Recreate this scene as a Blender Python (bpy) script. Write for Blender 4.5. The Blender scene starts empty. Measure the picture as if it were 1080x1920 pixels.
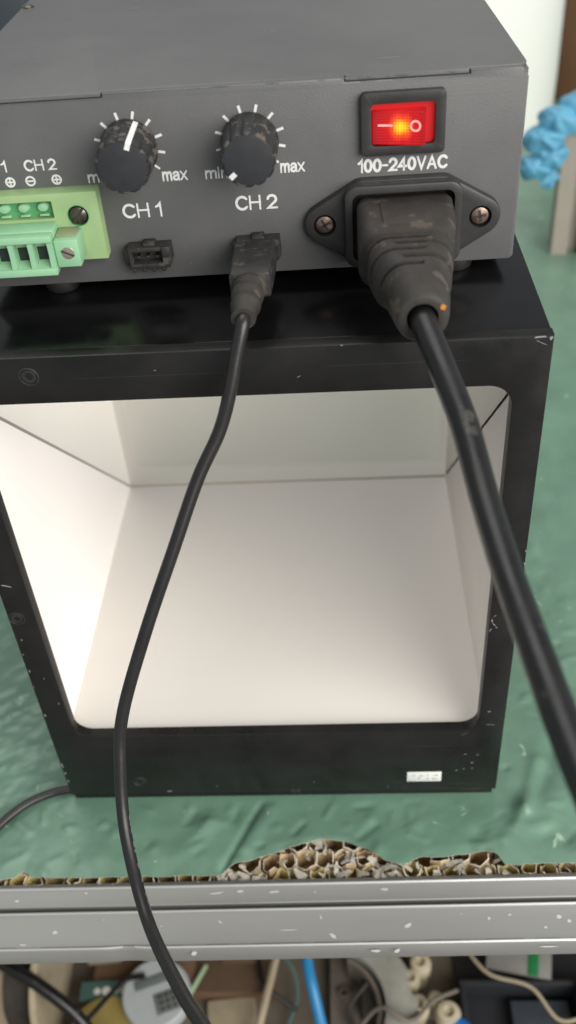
import bpy, bmesh, math, random
from mathutils import Vector, Matrix, noise

random.seed(7)
S = 0.001                     # everything below is written in millimetres
sc = bpy.context.scene
COL = sc.collection
PI = math.pi

# ------------------------------------------------------------------ camera
cam_d = bpy.data.cameras.new('camera')
cam = bpy.data.objects.new('camera', cam_d)
COL.objects.link(cam)
right = Vector((0.99769, 0.02611, -0.06268))
down = Vector((-0.03161, -0.63837, -0.76908))
fwd = Vector((-0.06009, 0.76929, -0.63607))
fwd.normalize()
right = (right - fwd * right.dot(fwd)).normalized()
down = fwd.cross(right)
M = Matrix((right, -down, -fwd)).transposed().to_4x4()
M.translation = Vector((106.590, -205.943, 308.758)) * S
cam.matrix_world = M
cam_d.sensor_fit = 'VERTICAL'
cam_d.sensor_height = 6.0
cam_d.sensor_width = 6.0
cam_d.lens = 6.0 * 1787.0 / 1920.0
cam_d.clip_start = 0.01
cam_d.clip_end = 60
cam_d.dof.use_dof = True
cam_d.dof.focus_distance = 0.262
cam_d.dof.aperture_fstop = 2.2
sc.camera = cam

# ------------------------------------------------------------------ light
world = bpy.data.worlds.new('World')
sc.world = world
world.use_nodes = True
bg = world.node_tree.nodes['Background']
bg.inputs[0].default_value = (0.93, 0.97, 1.0, 1)
bg.inputs[1].default_value = 0.40


def area(name, loc, target, sx, sy, power, color):
    d = bpy.data.lights.new(name, 'AREA')
    d.shape = 'RECTANGLE'
    d.size = sx * S
    d.size_y = sy * S
    d.energy = power
    d.color = color
    o = bpy.data.objects.new(name, d)
    COL.objects.link(o)
    o.location = Vector(loc) * S
    o.rotation_euler = (Vector(target) - Vector(loc)).to_track_quat('-Z', 'Y').to_euler()
    return o


area('window_light', (800, -740, 640), (40, 60, 100), 1150, 950, 24.5, (1.0, 0.97, 0.92))
area('overhead_fill', (-100, 450, 1500), (80, 250, 0), 1000, 1000, 8.0, (1.0, 0.985, 0.95))  # unseen soft fill lamp added overhead

sc.view_settings.view_transform = 'Standard'
sc.view_settings.look = 'None'
sc.view_settings.exposure = 0.0
sc.view_settings.gamma = 1.0
sc.view_settings.use_curve_mapping = False
sc.cycles.use_denoising = True
sc.cycles.max_bounces = 10
sc.cycles.transparent_max_bounces = 12
sc.cycles.caustics_reflective = False
sc.cycles.caustics_refractive = False


# ------------------------------------------------------------------ materials
def lin(r, g, b):
    f = lambda c: (c / 12.92 if c <= 0.04045 else ((c + 0.055) / 1.055) ** 2.4)
    return (f(r / 255), f(g / 255), f(b / 255), 1)


MATS = {}


def mat(name, color, rough=0.5, metal=0.0, spec=0.5, var=0.0, vscale=200.0, color2=None, bump=0.0, bscale=900.0,
        speck=None, speck_scale=300.0, speck_amt=0.1, emit=None, estr=0.0, rvar=0.0, coat=0.0, aniso=None):
    m = bpy.data.materials.new(name)
    m.use_nodes = True
    nt = m.node_tree
    N, L = nt.nodes, nt.links
    b = N['Principled BSDF']
    b.inputs['Base Color'].default_value = color
    b.inputs['Roughness'].default_value = rough
    b.inputs['Metallic'].default_value = metal
    b.inputs['Specular IOR Level'].default_value = spec
    b.inputs['Coat Weight'].default_value = coat
    tc = N.new('ShaderNodeTexCoord')
    mp = N.new('ShaderNodeMapping')
    L.new(tc.outputs['Object'], mp.inputs[0])
    if aniso:
        mp.inputs['Scale'].default_value = aniso
    out = None
    if var > 0:
        n = N.new('ShaderNodeTexNoise')
        n.inputs['Scale'].default_value = vscale
        n.inputs['Detail'].default_value = 6
        n.inputs['Roughness'].default_value = 0.65
        L.new(mp.outputs[0], n.inputs['Vector'])
        r = N.new('ShaderNodeMapRange')
        r.inputs[1].default_value = 0.3
        r.inputs[2].default_value = 0.7
        L.new(n.outputs[0], r.inputs[0])
        mx = N.new('ShaderNodeMix')
        mx.data_type = 'RGBA'
        c2 = color2 or tuple(min(1, c * (1 + var)) for c in color[:3]) + (1,)
        c1 = color if color2 else tuple(c * (1 - var) for c in color[:3]) + (1,)
        mx.inputs[6].default_value = c1
        mx.inputs[7].default_value = c2
        L.new(r.outputs[0], mx.inputs[0])
        out = mx.outputs[2]
        if rvar > 0:
            rr = N.new('ShaderNodeMapRange')
            rr.inputs[1].default_value = 0.3
            rr.inputs[2].default_value = 0.7
            rr.inputs[3].default_value = max(0.05, rough - rvar)
            rr.inputs[4].default_value = min(1, rough + rvar)
            L.new(n.outputs[0], rr.inputs[0])
            L.new(rr.outputs[0], b.inputs['Roughness'])
    if speck:
        n2 = N.new('ShaderNodeTexNoise')
        n2.inputs['Scale'].default_value = speck_scale
        n2.inputs['Detail'].default_value = 3
        L.new(mp.outputs[0], n2.inputs['Vector'])
        r2 = N.new('ShaderNodeMapRange')
        r2.inputs[1].default_value = 0.74 - speck_amt
        r2.inputs[2].default_value = 0.78 - speck_amt
        L.new(n2.outputs[0], r2.inputs[0])
        mx2 = N.new('ShaderNodeMix')
        mx2.data_type = 'RGBA'
        mx2.inputs[6].default_value = color
        mx2.inputs[7].default_value = speck
        L.new(r2.outputs[0], mx2.inputs[0])
        if out is not None:
            L.new(out, mx2.inputs[6])
        out = mx2.outputs[2]
    if out is not None:
        L.new(out, b.inputs['Base Color'])
    if bump > 0:
        n3 = N.new('ShaderNodeTexNoise')
        n3.inputs['Scale'].default_value = bscale
        n3.inputs['Detail'].default_value = 4
        L.new(mp.outputs[0], n3.inputs['Vector'])
        bp = N.new('ShaderNodeBump')
        bp.inputs['Strength'].default_value = bump
        bp.inputs['Distance'].default_value = 0.0003
        L.new(n3.outputs[0], bp.inputs['Height'])
        L.new(bp.outputs[0], b.inputs['Normal'])
    if emit:
        b.inputs['Emission Color'].default_value = emit
        b.inputs['Emission Strength'].default_value = estr
    MATS[name] = m
    return m


G = lambda v: (v, v, v, 1)
mat('grey_paint', lin(91, 91, 91), 0.5, var=0.09, vscale=45, bump=0.22, bscale=1900, rvar=0.06,
    speck=lin(122, 118, 110), speck_scale=420, speck_amt=-0.02)
mat('black_anodised', (0.0125, 0.0120, 0.0117, 1), 0.33, spec=0.28, var=0.4, vscale=38, bump=0.08, bscale=3500, rvar=0.13,
    speck=(0.03, 0.03, 0.031, 1), speck_scale=900, speck_amt=-0.01)
mat('black_smooth', (0.005, 0.005, 0.0055, 1), 0.2, spec=0.35, var=0.5, vscale=26, bump=0.05, bscale=3000, rvar=0.1)  # smoother anodised copy, the top's dark reflection put into a darker colour
mat('foot_shade', lin(150, 142, 128), 0.7)  # tone of the shadow band at the glass foot
mat('ring_highlight', (0.045, 0.045, 0.048, 1), 0.38, metal=0.4, var=0.4, vscale=500)  # lighter tone puts the screws' ring highlights into the colour
mat('chip_metal', lin(150, 150, 150), 0.4, metal=0.2)
mat('dust_grey', lin(105, 105, 108), 0.7)
mat('white_panel', (0.89, 0.855, 0.81, 1), 0.55, var=0.025, vscale=26)
mat('diffuser', (0.53, 0.505, 0.465, 1), 0.42, var=0.03, vscale=22, spec=0.4, emit=(1.0, 0.94, 0.86, 1), estr=0.25)  # even floor glow added to fill the shade inside the box
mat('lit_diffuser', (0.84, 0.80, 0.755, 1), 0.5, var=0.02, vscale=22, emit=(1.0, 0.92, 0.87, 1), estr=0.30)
mat('seam_dark', (0.03, 0.026, 0.022, 1), 0.6)
mat('knob_plastic', (0.017, 0.017, 0.018, 1), 0.50, var=0.45, vscale=350, bump=0.15, bscale=1800,
    speck=lin(84, 77, 70), speck_scale=330, speck_amt=0.17, rvar=0.1)
mat('knob_face', (0.019, 0.020, 0.023, 1), 0.55, var=0.2, vscale=300, bump=0.08, bscale=2500)
mat('white_ink', lin(212, 212, 210), 0.6, var=0.10, vscale=900)
mat('black_plastic', (0.020, 0.019, 0.019, 1), 0.46, var=0.3, vscale=200, bump=0.1, bscale=2500, rvar=0.08)
mat('inlet_plastic', (0.026, 0.0245, 0.024, 1), 0.42, var=0.25, vscale=150, bump=0.08, bscale=2500)
mat('dusty_rubber', (0.026, 0.023, 0.020, 1), 0.66, var=0.4, vscale=170, bump=0.25, bscale=1500,
    speck=lin(74, 66, 58), speck_scale=190, speck_amt=0.14, rvar=0.1)
mat('dusty_plastic', (0.024, 0.023, 0.022, 1), 0.55, var=0.4, vscale=400, bump=0.2, bscale=2000,
    speck=lin(72, 67, 62), speck_scale=380, speck_amt=0.14)
mat('cable_jacket', (0.008, 0.0078, 0.0082, 1), 0.33, spec=0.45, var=0.3, vscale=120, bump=0.14, bscale=700, rvar=0.09, speck=lin(58, 55, 52), speck_scale=160, speck_amt=0.06)
mat('thin_jacket', (0.014, 0.013, 0.013, 1), 0.36, var=0.25, vscale=120, bump=0.08, bscale=900)
mat('screw_metal', lin(150, 128, 116), 0.34, metal=0.9, var=0.45, vscale=700)
mat('dark_screw', lin(104, 98, 88), 0.28, metal=0.9, var=0.3, vscale=700)
mat('nickel', lin(176, 168, 150), 0.35, metal=0.8, var=0.2, vscale=600)
mat('lime_plastic', lin(146, 174, 124), 0.45, var=0.06, vscale=160)
mat('mint_plastic', lin(138, 183, 146), 0.45, var=0.05, vscale=160)
mat('deep_green', lin(84, 150, 100), 0.5, var=0.08, vscale=200)
mat('hole_dark', (0.012, 0.02, 0.014, 1), 0.7)
mat('olive_grey', lin(138, 146, 110), 0.5)
mat('copper_dot', lin(205, 130, 50), 0.5)
mat('paper_label', lin(226, 226, 222), 0.55, var=0.03, vscale=300)
mat('faint_ink', lin(170, 172, 172), 0.6)
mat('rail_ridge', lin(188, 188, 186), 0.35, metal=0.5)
mat('aluminium', lin(143, 143, 140), 0.48, metal=0.35, var=0.07, vscale=90, aniso=(0.12, 1, 1), bump=0.05, bscale=1500,
    speck=lin(170, 170, 166), speck_scale=150, speck_amt=0.07, rvar=0.08)
mat('paint_fleck', lin(196, 195, 192), 0.6)
mat('kraft', lin(186, 162, 124), 0.8, var=0.3, vscale=220, bump=0.3, bscale=900)
mat('kraft_rim', lin(214, 208, 196), 0.75, var=0.25, vscale=500)
mat('kraft_yellow', lin(206, 188, 128), 0.8, var=0.2, vscale=250)
mat('torn_paper', lin(214, 208, 196), 0.5, var=0.2, vscale=400)
mat('cardboard', lin(100, 76, 56), 0.8, var=0.12, vscale=60)  # cardboard, cream and disc tones lowered: under-bench shade put into colour
mat('cardboard_dark', lin(84, 64, 48), 0.8, var=0.12, vscale=60)
mat('cream', lin(168, 156, 132), 0.6, var=0.12, vscale=120)
mat('cream_light', lin(186, 176, 152), 0.5, var=0.1, vscale=150)
mat('charcoal', lin(64, 60, 54), 0.6, var=0.25, vscale=80)
mat('dark_bin', lin(44, 46, 50), 0.5, var=0.2, vscale=60)
mat('slate', lin(66, 72, 80), 0.55, var=0.2, vscale=60)
mat('teal_pack', lin(76, 112, 108), 0.5, var=0.1, vscale=120)
mat('yellow_pack', lin(150, 134, 76), 0.6, var=0.12, vscale=90)
mat('white_disc', lin(176, 182, 184), 0.5, var=0.05, vscale=100)
mat('print_grey', lin(104, 112, 110), 0.6)
mat('pale_green', lin(170, 200, 160), 0.5)
mat('blue_tube', lin(44, 128, 180), 0.35)
mat('blue_fitting', lin(24, 98, 170), 0.4)
mat('bracket_grey', lin(150, 150, 140), 0.5, var=0.15, vscale=90)
mat('mid_grey', lin(112, 104, 94), 0.65, var=0.2, vscale=70)
mat('card_grey', lin(128, 128, 122), 0.5, var=0.1, vscale=90)
mat('green_stripe', lin(30, 112, 62), 0.5)
mat('shelf', lin(104, 96, 84), 0.75, var=0.35, vscale=16)
mat('white_barrel', (0.94, 0.945, 0.89, 1), 0.45)
mat('brown_wood', lin(98, 66, 40), 0.6, var=0.25, vscale=50, aniso=(1, 1, 0.15))
mat('nitrile', lin(94, 160, 192), 0.5, var=0.1, vscale=80)
mat('post_alu', lin(178, 166, 156), 0.42, metal=0.35, var=0.05, vscale=60)
mat('back_case', lin(60, 68, 74), 0.5, var=0.15, vscale=40)


def sheet_material():
    m = bpy.data.materials.new('green_sheet')
    m.use_nodes = True
    nt = m.node_tree
    N, L = nt.nodes, nt.links
    b = N['Principled BSDF']
    tc = N.new('ShaderNodeTexCoord')
    n = N.new('ShaderNodeTexNoise')
    n.inputs['Scale'].default_value = 28
    n.inputs['Detail'].default_value = 7
    n.inputs['Roughness'].default_value = 0.6
    L.new(tc.outputs['Object'], n.inputs['Vector'])
    r = N.new('ShaderNodeMapRange')
    r.inputs[1].default_value = 0.32
    r.inputs[2].default_value = 0.68
    L.new(n.outputs[0], r.inputs[0])
    mx = N.new('ShaderNodeMix')
    mx.data_type = 'RGBA'
    mx.inputs[6].default_value = lin(94, 126, 107)
    mx.inputs[7].default_value = lin(108, 142, 122)
    L.new(r.outputs[0], mx.inputs[0])
    # worn pale scuffs and dried specks
    n2 = N.new('ShaderNodeTexNoise')
    n2.inputs['Scale'].default_value = 130
    n2.inputs['Detail'].default_value = 2.5
    n2.inputs['Distortion'].default_value = 0.8
    L.new(tc.outputs['Object'], n2.inputs['Vector'])
    r2 = N.new('ShaderNodeMapRange')
    r2.inputs[1].default_value = 0.70
    r2.inputs[2].default_value = 0.76
    r2.inputs[4].default_value = 0.75
    L.new(n2.outputs[0], r2.inputs[0])
    mx2 = N.new('ShaderNodeMix')
    mx2.data_type = 'RGBA'
    L.new(mx.outputs[2], mx2.inputs[6])
    mx2.inputs[7].default_value = lin(168, 190, 164)
    L.new(r2.outputs[0], mx2.inputs[0])
    L.new(mx2.outputs[2], b.inputs['Base Color'])
    b.inputs['Roughness'].default_value = 0.33
    b.inputs['Specular IOR Level'].default_value = 0.5
    n3 = N.new('ShaderNodeTexNoise')
    n3.inputs['Scale'].default_value = 160
    n3.inputs['Detail'].default_value = 5
    L.new(tc.outputs['Object'], n3.inputs['Vector'])
    bp = N.new('ShaderNodeBump')
    bp.inputs['Strength'].default_value = 0.22
    bp.inputs['Distance'].default_value = 0.0010
    L.new(n3.outputs[0], bp.inputs['Height'])
    L.new(bp.outputs[0], b.inputs['Normal'])
    MATS['green_sheet'] = m


sheet_material()


def glass_material():
    m = bpy.data.materials.new('beam_splitter')
    m.use_nodes = True
    nt = m.node_tree
    N, L = nt.nodes, nt.links
    N.remove(N['Principled BSDF'])
    t = N.new('ShaderNodeBsdfTransparent')
    t.inputs[0].default_value = (0.90, 0.97, 0.91, 1)
    g = N.new('ShaderNodeBsdfGlossy')
    g.inputs['Color'].default_value = (0.965, 0.975, 0.95, 1)
    g.inputs['Roughness'].default_value = 0.06
    mx = N.new('ShaderNodeMixShader')
    mx.inputs[0].default_value = 0.88
    L.new(t.outputs[0], mx.inputs[1])
    L.new(g.outputs[0], mx.inputs[2])
    L.new(mx.outputs[0], N['Material Output'].inputs[0])
    MATS['beam_splitter'] = m


glass_material()


def rocker_material():
    # the switch is lit from inside by a neon lamp: red lens, yellow where the lamp sits
    m = bpy.data.materials.new('red_lens')
    m.use_nodes = True
    nt = m.node_tree
    N, L = nt.nodes, nt.links
    b = N['Principled BSDF']
    b.inputs['Base Color'].default_value = (0.22, 0.004, 0.006, 1)
    b.inputs['Roughness'].default_value = 0.28
    tc = N.new('ShaderNodeTexCoord')
    v = N.new('ShaderNodeTexVoronoi')
    v.inputs['Scale'].default_value = 1500
    v.inputs['Randomness'].default_value = 0.0
    L.new(tc.outputs['Object'], v.inputs['Vector'])
    bp = N.new('ShaderNodeBump')
    bp.inputs['Strength'].default_value = 0.5
    bp.inputs['Distance'].default_value = 0.0004
    L.new(v.outputs['Distance'], bp.inputs['Height'])
    L.new(bp.outputs[0], b.inputs['Normal'])
    d = N.new('ShaderNodeVectorMath')
    d.operation = 'DISTANCE'
    d.inputs[1].default_value = (-30.4 * S, -2.9 * S, 37.0 * S)
    L.new(tc.outputs['Object'], d.inputs[0])
    cell = N.new('ShaderNodeMath')
    cell.operation = 'MULTIPLY_ADD'
    cell.inputs[1].default_value = 0.0017
    L.new(v.outputs['Distance'], cell.inputs[0])
    L.new(d.outputs['Value'], cell.inputs[2])
    cr = N.new('ShaderNodeValToRGB')
    r = N.new('ShaderNodeMapRange')
    r.inputs[1].default_value = 0.0003
    r.inputs[2].default_value = 0.0085
    L.new(cell.outputs[0], r.inputs[0])
    L.new(r.outputs[0], cr.inputs[0])
    e = cr.color_ramp.elements
    e[0].position = 0.0
    e[0].color = (1.3, 1.15, 0.05, 1)
    e[1].position = 1.0
    e[1].color = (0.20, 0.002, 0.004, 1)
    x = e.new(0.18); x.color = (1.2, 0.75, 0.01, 1)
    x = e.new(0.31); x.color = (0.95, 0.10, 0.01, 1)
    x = e.new(0.50); x.color = (0.52, 0.005, 0.008, 1)
    L.new(cr.outputs[0], b.inputs['Emission Color'])
    b.inputs['Emission Strength'].default_value = 0.85
    MATS['red_lens'] = m


rocker_material()
mat('red_well', (0.4, 0.01, 0.012, 1), 0.3, emit=(0.5, 0.005, 0.01, 1), estr=0.5)  # lamp's red light on the well put into its colour and glow
mat('pink_mark', lin(240, 170, 165), 0.5, emit=(0.9, 0.25, 0.22, 1), estr=0.35)


# ------------------------------------------------------------------ mesh helpers (mm)
def link(name, me, m, parent=None, loc=(0, 0, 0), rot=(0, 0, 0), angle=35):
    if m is not None:
        for mm in (m if isinstance(m, (list, tuple)) else [m]):
            me.materials.append(MATS[mm])
    me.polygons.foreach_set('use_smooth', [True] * len(me.polygons))
    me.set_sharp_from_angle(angle=math.radians(angle))
    o = bpy.data.objects.new(name, me)
    COL.objects.link(o)
    o.location = Vector(loc) * S
    o.rotation_euler = rot
    if parent is not None:
        o.parent = parent
    return o


def obj(name, bm, m, parent=None, loc=(0, 0, 0), rot=(0, 0, 0), angle=35):
    bmesh.ops.recalc_face_normals(bm, faces=bm.faces[:])
    for v in bm.verts:
        v.co *= S
    me = bpy.data.meshes.new(name)
    bm.to_mesh(me)
    bm.free()
    return link(name, me, m, parent, loc, rot, angle)


def copy(o, parent=None, loc=None, rot=None):
    c = o.copy()
    COL.objects.link(c)
    c.parent = parent if parent is not None else o.parent
    if loc is not None:
        c.location = Vector(loc) * S
    if rot is not None:
        c.rotation_euler = rot
    return c


def thing(name, label, cat, loc=(0, 0, 0), rz=0.0, group=None):
    o = bpy.data.objects.new(name, None)
    COL.objects.link(o)
    o.location = Vector(loc) * S
    o.rotation_euler = (0, 0, rz)
    o.empty_display_size = 0.01
    return tag(o, label, cat, group)


def tag(o, label=None, cat=None, group=None, kind=None):
    if label: o['label'] = label
    if cat: o['category'] = cat
    if group: o['group'] = group
    if kind: o['kind'] = kind
    return o


def B():
    return bmesh.new()


def box(bm, x0, x1, y0, y1, z0, z1, bev=0.0, seg=2, mi=0):
    vs = [bm.verts.new((x, y, z)) for x in (x0, x1) for y in (y0, y1) for z in (z0, z1)]
    q = [(0, 1, 3, 2), (4, 6, 7, 5), (0, 4, 5, 1), (2, 3, 7, 6), (0, 2, 6, 4), (1, 5, 7, 3)]
    fs = [bm.faces.new([vs[i] for i in f]) for f in q]
    for f in fs:
        f.material_index = mi
    if bev > 0:
        es = list({e for f in fs for e in f.edges})
        r = bmesh.ops.bevel(bm, geom=es, offset=bev, segments=seg, profile=0.5, affect='EDGES')
        for f in r['faces']:
            f.material_index = mi
    return vs


def rrect(cx, cy, hx, hy, r, n=6):
    pts = []
    for sx, sy, a0 in ((1, 1, 0), (-1, 1, 90), (-1, -1, 180), (1, -1, 270)):
        for k in range(n + 1):
            a = math.radians(a0 + 90 * k / n)
            pts.append((cx + sx * (hx - r) + r * math.cos(a), cy + sy * (hy - r) + r * math.sin(a)))
    return pts


def circ(cx, cy, r, n=32, a0=0):
    return [(cx + r * math.cos(a0 + 2 * PI * k / n), cy + r * math.sin(a0 + 2 * PI * k / n)) for k in range(n)]


AX = {'y': lambda u, v, d: (u, d, v), 'x': lambda u, v, d: (d, u, v), 'z': lambda u, v, d: (u, v, d)}


def prism(bm, outline, d0, d1, axis='y', bev=0.0, holes=(), seg=2, mi=0, which=None):
    """plate: outline (2D, mm) with optional holes, from depth d0 to d1; the rim at d0 bevelled"""
    f = AX[axis]
    nb = B()
    loops = []
    for lp in [outline] + list(holes):
        vs = [nb.verts.new(f(u, v, d0)) for u, v in lp]
        loops.append([nb.edges.new((vs[i], vs[(i + 1) % len(vs)])) for i in range(len(vs))])
    if holes:
        bmesh.ops.triangle_fill(nb, use_beauty=True, use_dissolve=False, edges=[e for l in loops for e in l])
    else:
        nb.faces.new([v for v in nb.verts])
    rim = [e for l in loops for e in l]
    r = bmesh.ops.extrude_face_region(nb, geom=nb.faces[:])
    nv = [g for g in r['geom'] if isinstance(g, bmesh.types.BMVert)]
    off = Vector(f(0, 0, d1)) - Vector(f(0, 0, d0))
    bmesh.ops.translate(nb, verts=nv, vec=off)
    if bev > 0:
        rim = [e for e in rim if e.is_valid]
        if which:
            rim = rim[:len(outline)]
        bmesh.ops.bevel(nb, geom=rim, offset=bev, segments=seg, profile=0.5, affect='EDGES', clamp_overlap=True)
    bmesh.ops.recalc_face_normals(nb, faces=nb.faces[:])
    me = bpy.data.meshes.new('t')
    for fc in nb.faces:
        fc.material_index = mi
    nb.to_mesh(me)
    nb.free()
    bm.from_mesh(me)
    bpy.data.meshes.remove(me)


def loft(bm, rings, caps=True, close=True, mi=0):
    rv = [[bm.verts.new(p) for p in r] for r in rings]
    n = len(rv[0])
    for a, b in zip(rv[:-1], rv[1:]):
        for i in range(n if close else n - 1):
            f = bm.faces.new((a[i], a[(i + 1) % n], b[(i + 1) % n], b[i]))
            f.material_index = mi
    if caps:
        bm.faces.new(rv[0][::-1]).material_index = mi
        bm.faces.new(rv[-1]).material_index = mi
    return rv


def lathe(bm, prof, axis='y', c=(0, 0, 0), n=32, mi=0):
    """prof: list of (r, d) along the axis"""
    f = AX[axis]
    rings = []
    for r, d in prof:
        rings.append([Vector(f(r * math.cos(2 * PI * k / n), r * math.sin(2 * PI * k / n), d)) + Vector(c) for k in range(n)])
    loft(bm, rings, mi=mi)


def smooth_path(pts, sub=10):
    P = [Vector(p) for p in pts]
    P = [P[0] * 2 - P[1]] + P + [P[-1] * 2 - P[-2]]
    out = []
    for i in range(1, len(P) - 2):
        p0, p1, p2, p3 = P[i - 1:i + 3]
        for k in range(sub):
            t = k / sub
            out.append(0.5 * ((2 * p1) + (p2 - p0) * t + (2 * p0 - 5 * p1 + 4 * p2 - p3) * t * t + (3 * p1 - p0 - 3 * p2 + p3) * t ** 3))
    out.append(P[-2])
    return out


def tube(bm, path, r, n=16, caps=True, mi=0):
    rings = []
    up = Vector((0.3, 0.2, 1)).normalized()
    for i, p in enumerate(path):
        t = (path[min(i + 1, len(path) - 1)] - path[max(i - 1, 0)]).normalized()
        up = (up - t * up.dot(t)).normalized()
        s = t.cross(up)
        rr = r(i / (len(path) - 1)) if callable(r) else r
        rings.append([p + (up * math.cos(2 * PI * k / n) + s * math.sin(2 * PI * k / n)) * rr for k in range(n)])
    loft(bm, rings, caps=caps, mi=mi)


def cross_screw(parent, name, u, v, d, r, m, slot='cross', ang=0.4, dome=0.5):
    """panel screw facing -y; real driver slots cut as dark inset bars"""
    bm = B()
    lathe(bm, [(r, d + 0.9), (r, d + 0.15), (r * 0.86, d - dome * 0.55), (r * 0.5, d - dome * 0.9), (r * 0.05, d - dome)], 'y', (u, 0, v), 24)
    o = obj(name, bm, m, parent)
    bm = B()
    L_ = r * (0.62 if slot == 'cross' else 0.95)
    w = r * 0.13
    for a in ([ang, ang + PI / 2] if slot == 'cross' else [ang]):
        ca, sa = math.cos(a), math.sin(a)
        q = [(-L_, -w), (L_, -w), (L_, w), (-L_, w)]
        prism(bm, [(u + x * ca - y * sa, v + x * sa + y * ca) for x, y in q], d - dome - 0.05, d - dome + 0.3)
    obj('driver_slot', bm, 'seam_dark', o)
    return o


def arc(cx, cy, rx, ry, a0, a1, n=14):
    return [(cx + rx * math.cos(math.radians(a0 + (a1 - a0) * k / n)), cy + ry * math.sin(math.radians(a0 + (a1 - a0) * k / n))) for k in range(n + 1)]


ARCH = [(0, .40), (.05, .58), (.14, .69), (.22, .71), (.30, .68), (.34, .58), (.34, 0)]
GLYPH = {
    'C': (.80, [arc(.42, .5, .42, .5, 42, 318, 22)]),
    'H': (.72, [[(0, 0), (0, 1)], [(.72, 0), (.72, 1)], [(0, .52), (.72, .52)]]),
    '1': (.30, [[(0, .74), (.16, .82), (.28, 1.0), (.28, 0)]]),
    '2': (.62, [arc(.31, .69, .30, .31, 170, -30, 14) + [(.02, 0), (.63, 0)]]),
    '0': (.60, [arc(.30, .5, .30, .5, 0, 360, 28)]),
    '4': (.64, [[(.46, 0), (.46, 1), (.0, .30), (.64, .30)]]),
    'V': (.70, [[(0, 1), (.35, 0), (.70, 1)]]),
    'A': (.74, [[(0, 0), (.37, 1), (.74, 0)], [(.13, .32), (.61, .32)]]),
    '-': (.36, [[(0, .47), (.36, .47)]]),
    'm': (.68, [[(0, 0), (0, .71)], ARCH, [(x + .34, y) for x, y in ARCH]]),
    'n': (.34, [[(0, 0), (0, .71)], ARCH]),
    'i': (.02, [[(0, 0), (0, .71)], [(0, .87), (0, 1)]]),
    'x': (.46, [[(0, 0), (.46, .71)], [(0, .71), (.46, 0)]]),
    'a': (.46, [[(.03, .55), (.10, .66), (.23, .71), (.37, .67), (.43, .55), (.43, .08), (.47, 0)], [(.43, .42), (.22, .38), (.06, .30), (.01, .18), (.07, .04), (.20, 0), (.34, .05), (.43, .20)]]),
    ' ': (.18, []),
}


def text(name, body, u, v, h, parent, m='white_ink', width=None, weight=0.17, gap=0.20):
    """printed lettering drawn in strokes; u,v = left/bottom on the panel, h = cap height, width = whole string"""
    adv, x = [], 0.0
    for c in body:
        adv.append(x)
        x += GLYPH[c][0] + gap
    tot = x - gap
    sx = (width - weight * h) / tot if width else h
    bm = B()
    lay = 0
    hw = weight * h / 2
    for c, x0 in zip(body, adv):
        for st in GLYPH[c][1]:
            P = [Vector((u + hw + (x0 + a) * sx, v + hw + b * (h - 2 * hw))) for a, b in st]
            lay += 1
            y = -0.05 - 0.004 * (lay % 3)
            closed = (P[0] - P[-1]).length < 1e-6
            if not closed:      # rounded-off ends run a little past the stroke
                P[0] = P[0] + (P[0] - P[1]).normalized() * hw * .9
                P[-1] = P[-1] + (P[-1] - P[-2]).normalized() * hw * .9
            rings = []
            n = len(P)
            for k in range(n):
                a = P[k - 1] if k > 0 else (P[-2] if closed else None)
                b = P[k + 1] if k < n - 1 else (P[1] if closed else None)
                d1 = (P[k] - a).normalized() if a is not None else (b - P[k]).normalized()
                d2 = (b - P[k]).normalized() if b is not None else d1
                t = (d1 + d2)
                t = t.normalized() if t.length > 1e-6 else d1
                nn = Vector((-t.y, t.x))
                k_ = hw / max(0.45, nn.dot(Vector((-d2.y, d2.x))))
                if not closed and k in (0, n - 1): k_ *= 0.7
                l, r = P[k] + nn * k_, P[k] - nn * k_
                rings.append([(l.x, y, l.y), (r.x, y, r.y), (r.x, -0.005, r.y), (l.x, -0.005, l.y)])
            loft(bm, rings)
    return obj(name, bm, m, parent)


def fleck(bm, c, sx, sy, ang=0.0, n=9, plane='y', t=0.06, mi=0, jag=0.45):
    """an irregular thin chip of paint lying on a plane (y: front faces, z: tops)"""
    pts = []
    for k in range(n):
        a = 2 * PI * k / n
        r = 1 + random.uniform(-jag, jag)
        x, y = math.cos(a) * sx * r, math.sin(a) * sy * r
        pts.append((x * math.cos(ang) - y * math.sin(ang), x * math.sin(ang) + y * math.cos(ang)))
    if plane == 'y':
        prism(bm, [(c[0] + a, c[2] + b) for a, b in pts], c[1] - t, c[1] + t, 'y', mi=mi)
    elif plane == 'z':
        prism(bm, [(c[0] + a, c[1] + b) for a, b in pts], c[2] - t, c[2] + t, 'z', mi=mi)
    else:
        prism(bm, [(c[1] + a, c[2] + b) for a, b in pts], c[0] - t, c[0] + t, 'x', mi=mi)


# ================================================================== THE WORKTABLE
SHELF_Z = -262.0
table = thing('workbench', 'green film covered honeycomb board workbench with dented aluminium edge rail', 'workbench', (80, -30, 0))
T0 = Vector((80, -30, 0))

EDGE = [(-400, -36), (-60, -32.2), (-19.8, -31.6), (-15, -30.6), (-12, -28.2), (-9.5, -30.4), (-6.5, -30.9), (20, -31.0), (58.2, -30.4), (60.5, -28.6), (63.6, -26.3), (74.8, -22.9),
        (83.3, -19.9), (93.8, -16.8), (103.3, -17.9), (110.8, -21.2), (116.3, -25.3), (122.6, -27.8), (126.5, -25.7), (129.4, -24.5),
        (136.8, -24.6), (144.3, -23.5), (150.9, -22.7), (155.6, -23.4), (158.2, -27.6), (182, -27.4), (230, -26.6), (600, -21)]


def yedge(x):
    for (xa, ya), (xb, yb) in zip(EDGE[:-1], EDGE[1:]):
        if x <= xb:
            t = (x - xa) / (xb - xa)
            return ya + (yb - ya) * t
    return EDGE[-1][1]


def sstep(a, b, x):
    t = min(1, max(0, (x - a) / (b - a)))
    return t * t * (3 - 2 * t)


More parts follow.
